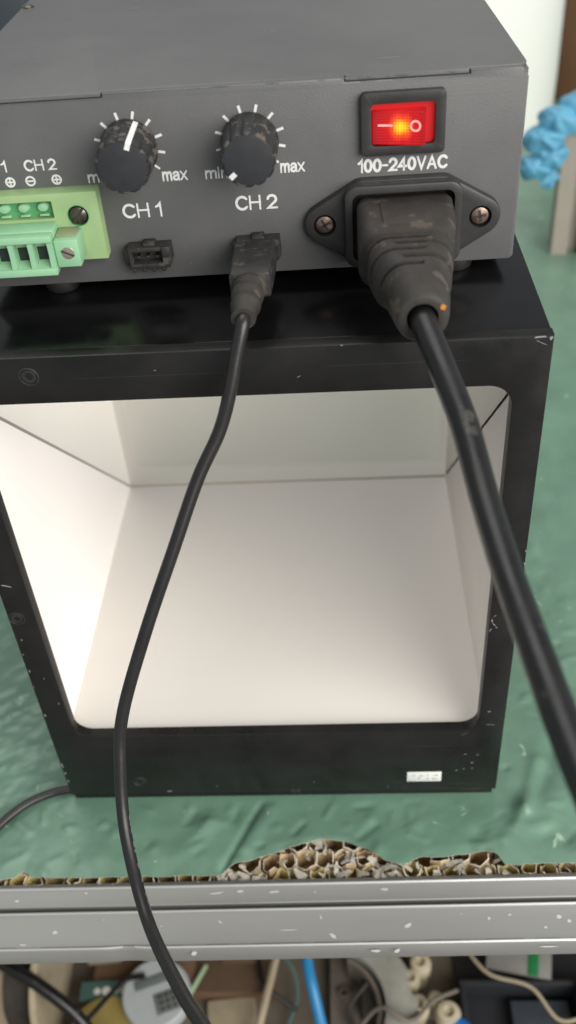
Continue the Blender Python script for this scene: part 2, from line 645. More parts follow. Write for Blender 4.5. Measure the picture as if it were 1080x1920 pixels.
def seg_dist(px, py, a, b):
    ax, ay = a; bx, by = b
    t = max(0, min(1, ((px - ax) * (bx - ax) + (py - ay) * (by - ay)) / ((bx - ax) ** 2 + (by - ay) ** 2)))
    return math.hypot(px - ax - t * (bx - ax), py - ay - t * (by - ay))


random.seed(21)
RF = []
for k in range(70):
    fx, fy = random.choice([(random.uniform(-20, 190), random.uniform(-28, -2)), (random.uniform(164, 215), random.uniform(0, 230)), (random.uniform(-60, -4), random.uniform(-10, 110))])
    fa, fl_ = random.uniform(0, PI), random.uniform(2, 9)
    RF.append(((fx, fy), (fx + fl_ * math.cos(fa), fy + fl_ * math.sin(fa)), random.uniform(1.0, 1.7), random.choice([-1, 1]) * random.uniform(.2, .6)))
random.seed(7)
FOLDS = RF + [((177, 15), (168, -6), 3.0, 1.7), ((168, -6), (164, -13), 2.6, 1.2), ((184, 22), (172, 2), 4.0, -1.2), ((190, 6), (172, -8), 6, 0.9),
         ((176, -12), (168, -14), 2.5, 1.0), ((205, -9), (178, -14), 5, -0.7), ((72, -2), (59, -29), 1.1, -1.0), ((76, -4), (64, -26), 3.0, 0.8),
         ((54, -8), (44, -22), 4, 0.5), ((30, -6), (14, -24), 5, 0.5), ((100, 0), (96, -8), 1.2, 0.5)]
BUMPS = [(216, 210, 5, 1.3), (204, 155, 5, 1.1), (203, 98, 4, 0.9), (52, -11.8, 3, 1.0), (212, 130, 5, 0.7), (196, 60, 6, 0.6), (225, 180, 6, 0.9),
         (18, -14, 2, 0.6), (34, -20, 1.8, 0.5), (112, -9, 2, 0.5), (128, -12, 2.2, 0.6), (150, -16, 3, -0.8), (160, -18, 3, 0.8), (188, -22, 3, 0.6),
         (207, 40, 7, 0.8), (196, 116, 3, -0.8), (210, 170, 3, -0.8)]


def sheet_z(x, y):
    v = Vector((x * 0.021, y * 0.021, 0.0))
    z = 0.75 * (noise.fractal(v, 1.0, 2.1, 3))
    v2 = Vector((x * 0.055 + 9, y * 0.085, 3.0))
    c = abs(noise.noise(v2))
    z += 0.32 * (0.28 - c)                      # creases
    v3 = Vector((x * 0.20, y * 0.17, 7.0))
    z += 0.05 * noise.noise(v3)
    w_ = noise.noise(Vector((x * .11, y * .13, 21.0)))
    if w_ > .42: z += (w_ - .42) * 2.2          # small blisters and dents
    if w_ < -.45: z += (w_ + .45) * 2.6
    # crumpled film left of the box
    k = sstep(10, -25, x) * sstep(-15, 20, y)
    if k > 0:
        a = Vector((x * 0.075 + 3, y * 0.11 - x * 0.05, 5.0))
        z += k * 1.35 * (0.35 - abs(noise.noise(a))) + k * 0.35 * noise.noise(a * 3.1)
    for a, b, w, h in FOLDS:
        d = seg_dist(x, y, a, b)
        if d < 3 * w:
            z += h * math.exp(-(d / w) ** 2)
    for bx, by, w, h in BUMPS:
        d2 = ((x - bx) ** 2 + (y - by) ** 2) / w ** 2
        if d2 < 9:
            z += h * math.exp(-d2)
    # flat where the light box stands
    e = max(0 - x, x - 158.5, 0 - y, y - 165)
    z *= sstep(-1, 6, e) if e < 6 else 1
    return z - 0.75 * (1 if e > 6 else sstep(-1, 6, e)) * 0.4


def axis(lo, a, b, hi, fine, growth=1.18):
    xs = []
    x = a
    while x <= b:
        xs.append(x); x += fine
    st = fine
    l = []
    x = a
    while x > lo:
        st *= growth; x -= st; l.append(x)
    r = []
    st = fine
    x = xs[-1]
    while x < hi:
        st *= growth; x += st; r.append(x)
    return l[::-1] + xs + r


xs = axis(-420, -70, 235, 700, 1.0)
ys = axis(-30, -30, 60, 1050, 0.95, 1.03)
ys = [y for y in ys if y >= -30]
bm = B()
grid = []
for j, yb in enumerate(ys):
    row = []
    for x in xs:
        dy = (yedge(x) + (0.35 * noise.noise(Vector((x * 0.9, 0, 2))) if True else 0) + 30)
        y = yb + dy * math.exp(-(yb + 30) / 14.0)
        z = sheet_z(x, y)
        if yb < -24:      # the torn lip hangs or lifts a little
            z += (1 - (yb + 30) / 6.0) * (-0.35 + 0.9 * noise.noise(Vector((x * 0.12, 4, 0))))
        row.append(bm.verts.new(Vector((x, y, z)) - T0))
    grid.append(row)
for a, b in zip(grid[:-1], grid[1:]):
    for i in range(len(xs) - 1):
        bm.faces.new((a[i], a[i + 1], b[i + 1], b[i]))
# cut edge of the film
low = [bm.verts.new(v.co + Vector((0, 0.1, -0.4))) for v in grid[0]]
for i in range(len(xs) - 1):
    f = bm.faces.new((low[i], low[i + 1], grid[0][i + 1], grid[0][i]))
    f.material_index = 1
sheet = obj('green_film', bm, ['green_sheet', 'torn_paper'], table, angle=70)
sheet['label'] = 'wrinkled green film with a torn front edge'

# body of the board behind the open cells, and its lower liner
bm = B()
box(bm, -420, 700, -8, 1050, -17, -1.9)
for v in bm.verts: v.co -= T0
obj('board_core', bm, 'kraft', table)
RY = 0.0149


def ry(x):  # front line of the bench follows a small yaw
    return (x - 80) * RY


bm = B()
vs = [bm.verts.new(Vector((x, y + ry(x), -12.6)) - T0) for x, y in ((-420, -34), (700, -34), (700, -7), (-420, -7))]
bm.faces.new(vs)
vs = [bm.verts.new(Vector((x, y + ry(x), -13.2)) - T0) for x, y in ((-420, -34), (700, -34), (700, -7), (-420, -7))]
bm.faces.new(vs[::-1])
obj('board_liner', bm, 'kraft_yellow', table)

# honeycomb cells, each its own piece of folded paper
F2F = 6.7
RAD = F2F / math.sqrt(3)
for row in range(4):
    y0 = -29.6 + row * RAD * 1.5
    for c in range(36):
        x0 = -28 + c * F2F + (F2F / 2 if row % 2 else 0)
        if row >= 2 and not (55 < x0 < 165):
            continue
        if 60 < x0 < 158 and row > 0 and random.random() < 0.22:
            continue
        bm = B()
        n = 12
        cs_ = random.uniform(.82, 1.12)
        crush = random.uniform(0.4, 1.0) if 55 < x0 < 162 else random.uniform(0.2, 0.6)
        rings = []
        jx, jy = random.uniform(-.5, .5), random.uniform(-.5, .5)
        jit = [random.uniform(-1.3, 0.8) for _ in range(6)]
        tops = [random.uniform(-4.2, 1.4) for _ in range(6)]
        def hexa(scale, amp):
            out = []
            for k in range(6):
                a = PI / 6 + k * PI / 3
                r = RAD * scale * cs_ + jit[k] * amp
                out.append((r * math.cos(a) + jx * amp, r * math.sin(a) + jy * amp))
            pts = []
            for k in range(6):
                p, q = out[k], out[(k + 1) % 6]
                pts += [p, ((p[0] + q[0]) / 2, (p[1] + q[1]) / 2)]
            return pts
        ztop = -1.4 - crush * (2.6 if row == 0 else 1.6)
        o_ = hexa(1.0, 1.0); i_ = hexa(0.92, 1.0); ob = hexa(1.0, 0.6); ib = hexa(0.95, 0.6)
        zt = [min(-1.0, ztop + tops[(k // 2) % 6] * crush + random.uniform(-.7, .7)) for k in range(12)]
        R1 = [(p[0], p[1], -12.4) for p in ob]
        R2 = [(p[0], p[1], z) for p, z in zip(o_, zt)]
        R3 = [(p[0], p[1], z + 0.1) for p, z in zip(i_, zt)]
        R4 = [(p[0], p[1], -12.4) for p in ib]
        rv = [[bm.verts.new(p) for p in r] for r in (R1, R2, R3, R4)]
        for q, (a, b) in enumerate(zip(rv[:-1], rv[1:])):
            for k in range(n):
                f = bm.faces.new((a[k], a[(k + 1) % n], b[(k + 1) % n], b[k]))
                f.material_index = 1 if q == 1 else 0
        obj('honeycomb_cell', bm, ['kraft_yellow' if row == 0 else 'kraft', 'kraft_rim'], table, Vector((x0, y0 + ry(x0), 0)) - T0)

# torn paper curls standing on the broken cells
for c in range(80):
    x0 = random.choice([random.uniform(58, 160), random.uniform(58, 160), random.uniform(-20, 200)])
    tear = 58 < x0 < 160
    ye = yedge(x0)
    y0 = random.uniform(-31 + ry(x0), ye - 0.6) if tear else -31.0 + ry(x0) + random.uniform(-.3, .8)
    bm = B()
    w, h = (random.uniform(1.2, 4.2), random.uniform(1.4, 4.2)) if tear else (random.uniform(0.5, 1.0), random.uniform(1, 2))
    az = random.uniform(0, 2 * PI)
    lean = random.uniform(0.3, 1.8)
    prev = None
    tw = random.uniform(-.6, .6)
    for k in range(6):
        t = k / 5
        rad = lean * h * t * t
        ww = w * (1 - 0.6 * t * t) * random.uniform(0.8, 1.1)
        cx, cy, cz = rad * math.cos(az), rad * math.sin(az), -4.2 + h * t * (1 - 0.25 * t)
        px, py = -math.sin(az) * ww / 2, math.cos(az) * ww / 2
        cx += random.uniform(-.3, .3); cy += random.uniform(-.3, .3); cz += random.uniform(-.25, .25)
        q = [bm.verts.new((cx + px, cy + py, cz)), bm.verts.new((cx - px, cy - py, cz))]
        if prev:
            bm.faces.new((prev[0], prev[1], q[1], q[0]))
        prev = q
    r = bmesh.ops.solidify(bm, geom=bm.faces[:], thickness=0.18)
    obj('torn_flap', bm, 'torn_paper', table, Vector((x0, y0, 0)) - T0)

# aluminium edge rail: a profile swept along the bench front
prof = [(-31.2, -18), (-31.2, -2.6), (-31.9, -1.7), (-33.0, -1.2), (-33.5, -0.7), (-33.9, -0.6), (-34.3, -1.0), (-34.8, -1.2), (-40.2, -1.25), (-40.5, -1.5),
        (-40.6, -4.2), (-42.0, -4.2), (-42.1, -1.5), (-42.5, -0.8), (-42.9, -0.6), (-43.4, -0.9), (-44.0, -1.15), (-54.4, -1.2), (-54.8, -0.9), (-55.2, -0.7), (-55.7, -1.0),
        (-56.1, -1.8), (-56.5, -8.0), (-56.3, -8.8), (-55.0, -9.2), (-50, -9.2), (-50, -14), (-40, -18)]
bm = B()
rx = [-420, -200] + [-60 + 4 * k for k in range(78)] + [400, 700]
rings = []
for x in rx:
    dent = 0.0
    ring = []
    for (y, z) in prof:
        d = math.exp(-((x - 30) / 4.5) ** 2) * sstep(-52, -56, y)
        ring.append(Vector((x, y + ry(x) + 0.9 * d, z - 0.8 * d)) - T0)
    rings.append(ring)
loft(bm, rings)
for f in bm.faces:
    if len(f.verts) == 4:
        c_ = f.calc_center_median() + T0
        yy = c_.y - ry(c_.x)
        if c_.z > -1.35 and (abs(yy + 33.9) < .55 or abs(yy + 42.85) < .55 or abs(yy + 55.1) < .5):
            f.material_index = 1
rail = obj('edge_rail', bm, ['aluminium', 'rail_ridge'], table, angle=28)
rail['label'] = 'grooved aluminium edge rail spotted with white paint'
for (x, y, sx, sy, a) in [(98, -52.5, 1.0, 2.6, .9), (4, -49.5, 1.5, 1.1, 0), (123, -49.5, 2.2, 1.3, .5), (116, -36.5, 2.3, .8, 0), (58, -36.6, 3.6, .55, .1), (66, -36.2, 2.0, .9, .1), (78, -36.6, 3.0, .6, 0.05),
                          (52, -56.9, 1.6, 1.3, .2), (112, -57.2, 2.6, .7, 0), (119, -57.3, 1.8, 1.0, .5), (173, -47.5, 1.6, 1.2, .3), (168, -51, .9, .8, 0), (60, -47, 1.4, .5, -.6), (150, -47.6, .8, 1.1, .2),
                          (83, -50.2, 4.8, .25, .05), (94, -46.0, .5, 1.3, .4), (-12, -38, 1.3, .7, 0), (12, -35.6, .9, .5, 0), (92, -37, .5, .4, 0), (141, -45.8, .4, .4, 0), (-6, -53.6, 2.5, .4, -.1), (20, -45.5, .4, .4, 0), (168, -56.8, 5, .4, 0.02), (40, -48, .5, .4, 0), (176, -49, .9, 1.2, .8), (157, -46.5, 1.0, .5, .3)]:
    bm = B()
    z = -1.18 if y > -54.4 else -2.4
    fleck(bm, (0, 0, 0), sx * .55, sy * .5, a, n=16, plane='z', t=0.12, jag=.28)
    obj('paint_fleck', bm, 'paint_fleck', table, Vector((x, y + ry(x), z)) - T0)

# ================================================================== THE LIGHT BOX
W, H, D = 158.5, 191.0, 162.0
lb = thing('light_box', 'black metal light box with white interior and square front opening', 'light box')
OX0, OX1, OZ0, OZ1 = 9.0, 149.7, 38.2, 177.2
FT = 4.0
bm = B()
prism(bm, [(0.0, 3.4), (W, 3.4), (W, H), (0.0, H)], 0.0, FT, 'y', bev=0.7, holes=[rrect((OX0 + OX1) / 2, (OZ0 + OZ1) / 2, (OX1 - OX0) / 2, (OZ1 - OZ0) / 2, 6.2, 8)])
obj('front_frame', bm, 'black_anodised', lb)
bm = B(); box(bm, 0.15, W - 0.15, FT + 0.05, D, H - 3.2, H - 0.05, 0.4)
obj('top_plate', bm, 'black_smooth', lb)
bm = B(); box(bm, 0.1, 2.6, FT + 0.05, D, 3.45, H - 3.3, 0.3)
sp = obj('side_plate', bm, 'black_anodised', lb)
copy(sp, lb, (W - 2.7, 0, 0))
bm = B(); box(bm, 1.2, W - 1.2, 0.9, D - 1, 0.0, 3.3, 0.4)
obj('base_plate', bm, 'black_anodised', lb)
bm = B()
prism(bm, [(2.7, 3.4), (W - 2.7, 3.4), (W - 2.7, H - 3.3), (2.7, H - 3.3)], D - 3, D, 'y', holes=[rrect(79.2, 104, 72.5, 68.6, 3, 6)])
obj('rear_frame', bm, 'white_panel', lb)
# interior
FZ = 35.6
IX0, IX1, IY1 = 5.4, 153.1, 150.0
bm = B(); box(bm, IX0 - 1, IX1 + 1, FT + 0.3, D - 3.1, FZ - 3, FZ, 0.2)
obj('diffuser_panel', bm, 'diffuser', lb)['label'] = 'matt white floor diffuser'
# side panels: lower and upper triangles parted by the groove that holds the splitter glass
g = 1.6
for X0, X1 in ((IX0 - 2.2, IX0), (IX1, IX1 + 2.2)):
    for part in ('lower', 'upper'):
        if part == 'lower':
            pts = [(FT + 0.2, FZ + 0.1), (IY1 - 2.2 - g, FZ + 0.1), (FT + 0.2, FZ + 0.1 + IY1 - 2.2 - g - FT - 0.2)]
            pts = [(y, min(z, H - 4)) for y, z in pts]
        else:
            k = IY1 - 2.2 + FZ + 0.1 + g     # y + z = k
            pts = [(IY1 + 8, FZ + 0.1), (IY1 + 8, H - 5), (FT + .3, H - 5), (FT + .3, k - FT - .3), (IY1 - 2.2 + g, FZ + 0.1)]
        bm = B()
        prism(bm, pts, X0, X1, 'x')
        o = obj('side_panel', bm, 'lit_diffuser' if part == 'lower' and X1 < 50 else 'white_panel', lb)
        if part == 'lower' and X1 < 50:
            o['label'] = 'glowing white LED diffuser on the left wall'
# roof lining above the glass
bm = B(); box(bm, IX0, IX1, 12, IY1 + 8, H - 5, H - 3.4)
obj('roof_lining', bm, 'white_panel', lb)
# the half mirror itself
bm = B()
k = IY1 - 2.2 + FZ
y1_, z1_ = IY1 - 2.6, FZ + 0.4
y0_ = FT + 0.5
ztop_ = k - y0_
t = 0.35
bm.verts.ensure_lookup_table()
c = [(y1_, z1_), (y0_, ztop_)]
quad = []
for (y, z) in c:
    quad.append([(IX0 - 1.2, y - t, z - t), (IX1 + 1.2, y - t, z - t), (IX1 + 1.2, y + t, z + t), (IX0 - 1.2, y + t, z + t)])
vs = [bm.verts.new(p) for p in (quad[0][0], quad[0][1], quad[1][1], quad[1][0])]
bm.faces.new(vs)
obj('splitter_glass', bm, 'beam_splitter', lb)['label'] = 'slanted half mirror glass inside the box'
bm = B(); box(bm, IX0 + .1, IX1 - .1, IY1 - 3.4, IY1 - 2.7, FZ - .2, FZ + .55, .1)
obj('glass_foot_shade', bm, 'foot_shade', lb)  # added strip: joint line and shadow band along the glass foot as colour
# socket screws
def socket_screw(x, z, r=2.5):
    bm = B()
    prism(bm, circ(x, z, r, 28), -0.25, 0.5, 'y', bev=0.3, holes=[circ(x, z, r * 0.46, 6)])
    o = obj('socket_screw', bm, 'black_plastic', lb)
    bm = B()
    lathe(bm, [(r * 1.32, 0.3), (r * 1.32, -0.10), (r * 1.18, -0.22), (r * 1.12, -0.02), (r * 1.1, 0.3)], 'y', (x, 0, z), 28)
    obj('countersink', bm, 'ring_highlight', o)
    return o
for x, z in ((27.6, 185.6), (2.9, 98.7), (27.6, 11.7), (130, 186.2)):
    if x == 130: continue
    socket_screw(x, z, 2.0)
# sticker
bm = B(); box(bm, 125.9, 138.2, -0.12, 0.05, 9.3, 14.9, 0.05)
st = obj('paper_label', bm, 'paper_label', lb)
st['label'] = 'small white paper label with faint print'
bm = B()
for (x, z, w) in [(127.4, 12.6, 1.5), (130.2, 12.5, 1.5), (133.0, 12.7, .6), (135.2, 12.5, 1.9), (129.8, 10.9, 1.0), (132.8, 10.6, 1.2), (135.0, 10.5, 2.3)]:
    for q in range(3):
        box(bm, x + q * w / 3, x + (q + .75) * w / 3, -0.16, -0.10, z + random.uniform(-.2, .1), z + random.uniform(.4, .9))
obj('label_print', bm, 'faint_ink', st)
# chipped paint on the corners and edges
bm = B()
for (x, z, sx, sy, a) in [(154.8, 190.9, 2.6, .35, .05), (157.6, 190.4, .7, .8, 0), (155.2, 189.4, 2.2, .12, -.45), (107, 190.9, .5, .2, 0), (38, 5.2, 1.3, .35, .05), (3.3, 112.8, 2.2, .35, -.3), (2.0, 88.9, .35, .4, 0),
                          (7.2, 57, .25, .5, .2), (158.2, 116, .25, .9, 0), (158.1, 121, .2, .6, 0), (158.2, 112, .2, .7, .3), (152.8, 48.5, .7, .35, .3), (153.6, 41.5, 2.4, .12, -.1), (146, 25, .7, .25, .2), (150.5, 24.6, .6, .25, 0), (148.7, 20, .5, .35, 0),
                          (143.5, 15.5, .5, .25, 0), (146, 16.4, .45, .25, 0), (149, 16.6, .5, .2, 0), (150.6, 92.5, .25, 1.5, .1), (151.3, 90.8, .18, 1.2, .7), (150.4, 88.4, .2, 1.0, -.4), (152.2, 89.4, .5, .22, 0), (151.4, 94.6, .15, .9, -.9), (60, 186, .4, .15, 0), (96, 182.5, .6, .12, .5), (56, 8, .2, .3, 0), (92, 9.5, .3, .2, 0), (119, 6, .3, .3, 0), (5, 70, .2, .6, .3), (1.0, 74, .25, .9, .1), (.7, 66, .2, .5, 0), (.9, 82, .3, .3, 0), (1.0, 51, .3, 1.2, 0), (.8, 22, .3, 1.6, 0), (.9, 17.5, .4, .8, 0), (1, 12.5, .3, 1.0, 0)]:
    fleck(bm, (x, 0, z), sx * .7, sy * .7, a, plane='y', t=0.035)
ch = obj('paint_chips', bm, 'chip_metal', lb)
ch['kind'] = 'stuff'
bm = B()
for (x, z, sx, sy, a) in [(146, 7.4, 7, .22, -.02), (139, 4.6, 12, .2, .01), (122, 9, 6, .12, -.03), (150, 4.2, 4, .5, .1), (88, 6, 14, .1, .0), (134, 30, 9, .1, .02), (145, 36.5, 1.6, .5, .6), (25, 8, 10, .1, 0), (60, 184.5, 22, .08, 0), (120, 185.2, 20, .08, 0), (84, 4.6, 1.0, 1.8, .1), (86, 4.4, .7, 1.9, -.1)]:
    fleck(bm, (x, 0, z), sx, sy, a, plane='y', t=0.03, n=14, jag=.3)
ch = obj('scuff_marks', bm, 'inlet_plastic', lb)
ch['kind'] = 'stuff'

# ================================================================== THE CONTROLLER
CW, CHT, CD = 143.6, 48.5, 196.0
CZ0 = 195.1
con = thing('light_controller', 'grey metal two channel light controller standing on the black light box', 'controller', (153.27, 34.93, CZ0), 0.02266)
NOTCH = [(-CW, -101.9), (-43.8, -13.8)]
nd = 1.25
out = [(-CW, 0), (-0.9, 0), (0, 0.9), (0, CHT - 2.6), (-1.6, CHT - 0.3), (-13.8, CHT - 0.3), (-13.8, CHT - nd), (-43.8, CHT - nd), (-43.8, CHT - 0.3), (-101.9, CHT - 0.3), (-101.9, CHT - nd), (-CW, CHT - nd)]
bm = B()
prism(bm, out, 0.0, 1.4, 'y', bev=0.35)
obj('front_panel', bm, 'grey_paint', con, angle=50)
bm = B()
top = [(-CW, 1.75), (-101.9, 1.75), (-102.2, 0.25), (-CW, 0.25)]
cov = [(-CW, 0.3), (-102.3, 0.3), (-102.3, 1.7), (-43.4, 1.7), (-43.4, 0.3), (-14.2, 0.3), (-14.2, 1.7), (-1.8, 1.7), (0, 4.5), (0, CD), (-CW, CD)]
prism(bm, cov, CHT, CHT - 0.95, 'z', bev=0.3)
obj('top_cover', bm, 'grey_paint', con, angle=50)
bm = B(); box(bm, -1.2, 0, 1.45, CD, 0, CHT - 1.0)
s_ = obj('side_panel', bm, 'grey_paint', con)
copy(s_, con, (-CW + 1.2, 0, 0))
bm = B(); box(bm, -CW + 1.3, -1.3, 1.45, CD, 0, 1.2)
obj('bottom_panel', bm, 'grey_paint', con)
bm = B(); box(bm, -CW + 1.3, -1.3, CD - 1.2, CD - 0.05, 1.3, CHT - 1.0)
obj('rear_panel', bm, 'grey_paint', con)
# recess shadow line behind the cover gap is a real gap: the dark lip behind it
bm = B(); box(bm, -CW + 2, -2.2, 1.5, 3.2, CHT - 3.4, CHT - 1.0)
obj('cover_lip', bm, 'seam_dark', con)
for fx, fy in ((-14.5, 7.0), (-123.5, 7.0), (-14.5, 118), (-123.5, 118)):
    bm = B()
    lathe(bm, [(5.2, 0.0), (5.4, -0.6), (4.7, -3.6), (4.3, -4.05)], 'z', (fx, fy, 0), 28)
    obj('rubber_foot', bm, 'black_plastic', con)
bm = B(); lathe(bm, [(1.9, 0.0), (1.9, .3), (1.2, .75), (.1, .8)], 'z', (-141.5, 101, CHT), 20)
obj('cover_screw', bm, 'dark_screw', con)
bm = B(); lathe(bm, [(2.0, -.1), (2.0, 1.6), (1.2, 2.2), (.1, 2.3)], 'x', (0.0, 66, CHT - 5), 20)
obj('side_screw', bm, 'dark_screw', con)
bm = B()
for (u, v, sx, sy, a) in [(-32, 0, 3.6, .5, .05), (-124, 18, 1.8, .25, -.2), (-62, 34, .9, .25, -.4), (-100, 5, 1.2, .2, .2), (-70, 7, .6, .2, 0), (-85, 60, .9, .3, 0), (-105, 75, 1.4, .35, .4)]:
    fleck(bm, (u, 14 + v, CHT + 0.02), sx, sy * 1.3, a, plane='z', t=0.04)
o = obj('scratch_marks', bm, 'dust_grey', con); o['kind'] = 'stuff'
bm = B()
for k in range(26):
    u = random.choice([random.uniform(-CW, 0), random.uniform(-90, -60), random.uniform(-45, -10)])
    fleck(bm, (u, 0.1, CHT - random.choice([0.35, 0.4, nd + .05])), random.uniform(.3, 1.6), random.uniform(.06, .13), 0, plane='y', t=0.16)
for (u, v) in [(-.25, 9), (-.25, 14), (-.25, 21), (-.25, 32), (-.3, 4), (-17.5, 38.2), (-17.2, 36.6), (-17.0, 34), (-16.2, 35.2), (-86, 4.0), (-57, 6), (-74.5, 3), (-1.0, 47.0)]:
    fleck(bm, (u, 0, v), random.uniform(.12, .28), random.uniform(.12, .45), 0, plane='y', t=0.05)
o = obj('edge_wear', bm, 'chip_metal' if False else 'dust_grey', con); o['kind'] = 'stuff'

# ---- lettering on the panel
text('printed_label', '100-240VAC', -40.9, 25.3, 3.5, con, width=22.7, weight=0.2, gap=0.27)
text('printed_label', 'CH 1', -101.9, 17.2, 3.9, con, width=10.4)
text('printed_label', 'CH 2', -72.5, 17.5, 3.9, con, width=10.9)
text('printed_label', 'max', -90.3, 26.3, 3.3, con, width=6.5)
text('printed_label', 'max', -60.4, 26.6, 3.3, con, width=6.3)
text('printed_label', 'min', -109.2, 27.0, 3.0, con, width=5.8)
text('printed_label', 'min', -79.4, 26.2, 3.0, con, width=5.8)
text('printed_label', 'CH 2', -124.6, 30.9, 2.9, con, width=8.2)
text('printed_label', 'CH 1', -137.6, 31.0, 2.9, con, width=8.6)
for u, plus in ((-129.0, 1), (-123.8, 0), (-117.1, 1), (-134.2, 0), (-139.4, 1)):
    bm = B()
    prism(bm, circ(u, 28.45, 1.32, 24), -0.06, -0.01, 'y', holes=[circ(u, 28.45, 0.86, 20)])
    box(bm, u - .95, u + .95, -.06, -.01, 28.25, 28.65)
    if plus:
        box(bm, u - .2, u + .2, -.065, -.01, 27.5, 29.4)
    obj('polarity_mark', bm, 'white_ink', con)

# ---- knobs
def knob(u, v, ptr, tick0):
    nseg = 120
    lobes = 12
    rings = []
    def ring(r, d, fl):
        out = []
        for k in range(nseg):
            a = 2 * PI * k / nseg
            s = abs(math.sin(lobes * (a - ptr) / 2))          # grooves at the lobes' joints
            rr = r * (1 - fl * (1 - s) ** 2.2)
            out.append((u + rr * math.cos(a), d, v + rr * math.sin(a)))
        return out
    bm = B()
    rings = [ring(7.1, -0.6, 0.0), ring(7.15, -1.6, 0.0), ring(7.0, -2.2, 0.03), ring(7.0, -3.0, 0.09), ring(6.7, -12.4, 0.11), ring(6.55, -13.3, 0.10), ring(6.25, -13.75, 0.09), ring(5.9, -13.8, 0.06)]
    rv = loft(bm, rings)
    o = obj('knob', bm, 'knob_plastic', con, angle=40)
    bm = B()
    lathe(bm, [(5.85, -13.6), (5.85, -13.86), (5.6, -13.92), (0.1, -13.95)], 'y', (u, 0, v), 48)
    obj('knob_cap', bm, 'knob_face', o)
    bm = B()
    ca, sa = math.cos(ptr), math.sin(ptr)
    def P(r, w, d): return (u + r * ca - w * sa, d, v + r * sa + w * ca)
    w = 0.62
    prof = [(7.25, -1.8), (6.75, -12.6), (6.45, -13.6), (6.0, -14.05), (4.4, -14.12), (4.4, -13.7), (5.6, -13.3), (6.2, -11), (6.6, -1.8)]
    loft(bm, [[P(r, -w, d) for r, d in prof], [P(r, w, d) for r, d in prof]])
    obj('pointer', bm, 'white_ink', o)
    bm = B()
    ca, sa = math.cos(ptr), math.sin(ptr)
    # scale ticks printed on the panel
    for k in range(10):
        a = math.radians(tick0 - 29 * k)
        c_, s__ = math.cos(a), math.sin(a)
        wi = 0.26 if k in (0, 1, 9) else 0.33
        q = [(7.0, -wi), (8.8, -wi), (8.8, wi), (7.0, wi)]
        bm = B()
        prism(bm, [(u + r * c_ - w_ * s__, v + r * s__ + w_ * c_) for r, w_ in q], -0.06, -0.01, 'y')
        obj('scale_tick', bm, 'white_ink', con)
    return o
k1 = knob(-97.25, 35.2, math.radians(67), 221.0)
k1['label'] = 'left dial knob with its white pointer up'
k2 = knob(-67.28, 35.0, math.radians(221), 220.5)
k2['label'] = 'right dial knob with its white pointer at minimum'

# ---- power switch
bm = B()
hole = rrect(-29.8, 37.3, 7.75, 5.0, 1.0, 4)
prism(bm, rrect(-29.75, 37.45, 10.2, 7.45, 1.2, 5), -2.0, 0.0, 'y', bev=0.5, holes=[hole])
sw = obj('switch_bezel', bm, 'inlet_plastic', con, angle=40)
bm = B()
prism(bm, rrect(-29.8, 37.3, 7.74, 4.99, 1.0, 4), -0.4, -0.02, 'y')
obj('switch_well', bm, 'red_well', sw)
bm = B()
# rocker: pressed in on the left, proud on the right, shallow V across
pr = [(-37.3, -1.5), (-33.5, -2.3), (-29.9, -3.0), (-26.5, -3.9), (-24.9, -4.4), (-24.6, -4.1), (-24.2, -0.5), (-37.4, -0.5)]
loft(bm, [[(a, d, 32.75) for a, d in pr], [(a, d + 0.0, 40.7) for a, d in pr]])
es = [e for e in bm.edges if e.calc_length() < 20]
bmesh.ops.bevel(bm, geom=bm.edges[:], offset=0.22, segments=2, affect='EDGES')
rk = obj('rocker', bm, 'red_lens', sw, angle=40)
rk['label'] = 'glowing red rocker lit by a yellow neon lamp'
bm = B()
def rd(a):
    for (p, q), (r, s) in zip(pr[:4], pr[1:5]):
        if a <= r: return q + (s - q) * (a - p) / (r - p)
    return pr[4][1]
def slab(bm, a0, a1, z0, z1, e=0.05):
    loft(bm, [[(a0, rd(a0) - e, z0), (a1, rd(a1) - e, z0), (a1, rd(a1) + .1, z0), (a0, rd(a0) + .1, z0)], [(a0, rd(a0) - e, z1), (a1, rd(a1) - e, z1), (a1, rd(a1) + .1, z1), (a0, rd(a0) + .1, z1)]])
slab(bm, -35.9, -32.4, 37.1, 37.6)
obj('on_mark', bm, 'pink_mark', sw)
bm = B()
n = 28
rings = []
for rr, e in ((1.32, -.04), (1.32, .06), (0.86, .06), (0.86, -.04)):
    rings.append([(-27.0 + rr * math.cos(2 * PI * k / n), rd(-27.0 + rr * math.cos(2 * PI * k / n)) - e, 37.3 + rr * 1.05 * math.sin(2 * PI * k / n)) for k in range(n)])
loft(bm, rings, caps=False)
obj('off_mark', bm, 'pink_mark', sw)

# ---- mains inlet
IU, IV = -29.75, 13.2
def hull(pts):
    pts = sorted(set((round(a, 4), round(b, 4)) for a, b in pts))
    def half(ps):
        h = []
        for p in ps:
            while len(h) > 1 and (h[-1][0] - h[-2][0]) * (p[1] - h[-2][1]) - (h[-1][1] - h[-2][1]) * (p[0] - h[-2][0]) <= 1e-6: h.pop()
            h.append(p)
        return h
    return half(pts)[:-1] + half(pts[::-1])[:-1]
fl = hull(circ(IU - 20, IV, 5.2, 36) + circ(IU + 20, IV, 5.2, 36) + rrect(IU, IV - .2, 14.6, 11.3, 4.5, 8))
bm = B()
prism(bm, fl, -2.6, 0.0, 'y', bev=0.7, holes=[rrect(IU, IV - .2, 12.9, 8.9, 2.0, 5), circ(IU - 20, IV, 2.9, 24), circ(IU + 20, IV, 2.9, 24)], which=True)
inl = obj('mains_inlet', bm, 'inlet_plastic', con, angle=40)
bm = B()
prism(bm, rrect(IU, IV - .2, 14.9, 10.9, 3.4, 8), -5.4, -2.5, 'y', bev=0.6, holes=[rrect(IU, IV - .2, 12.9, 8.9, 2.0, 5)], which=True)
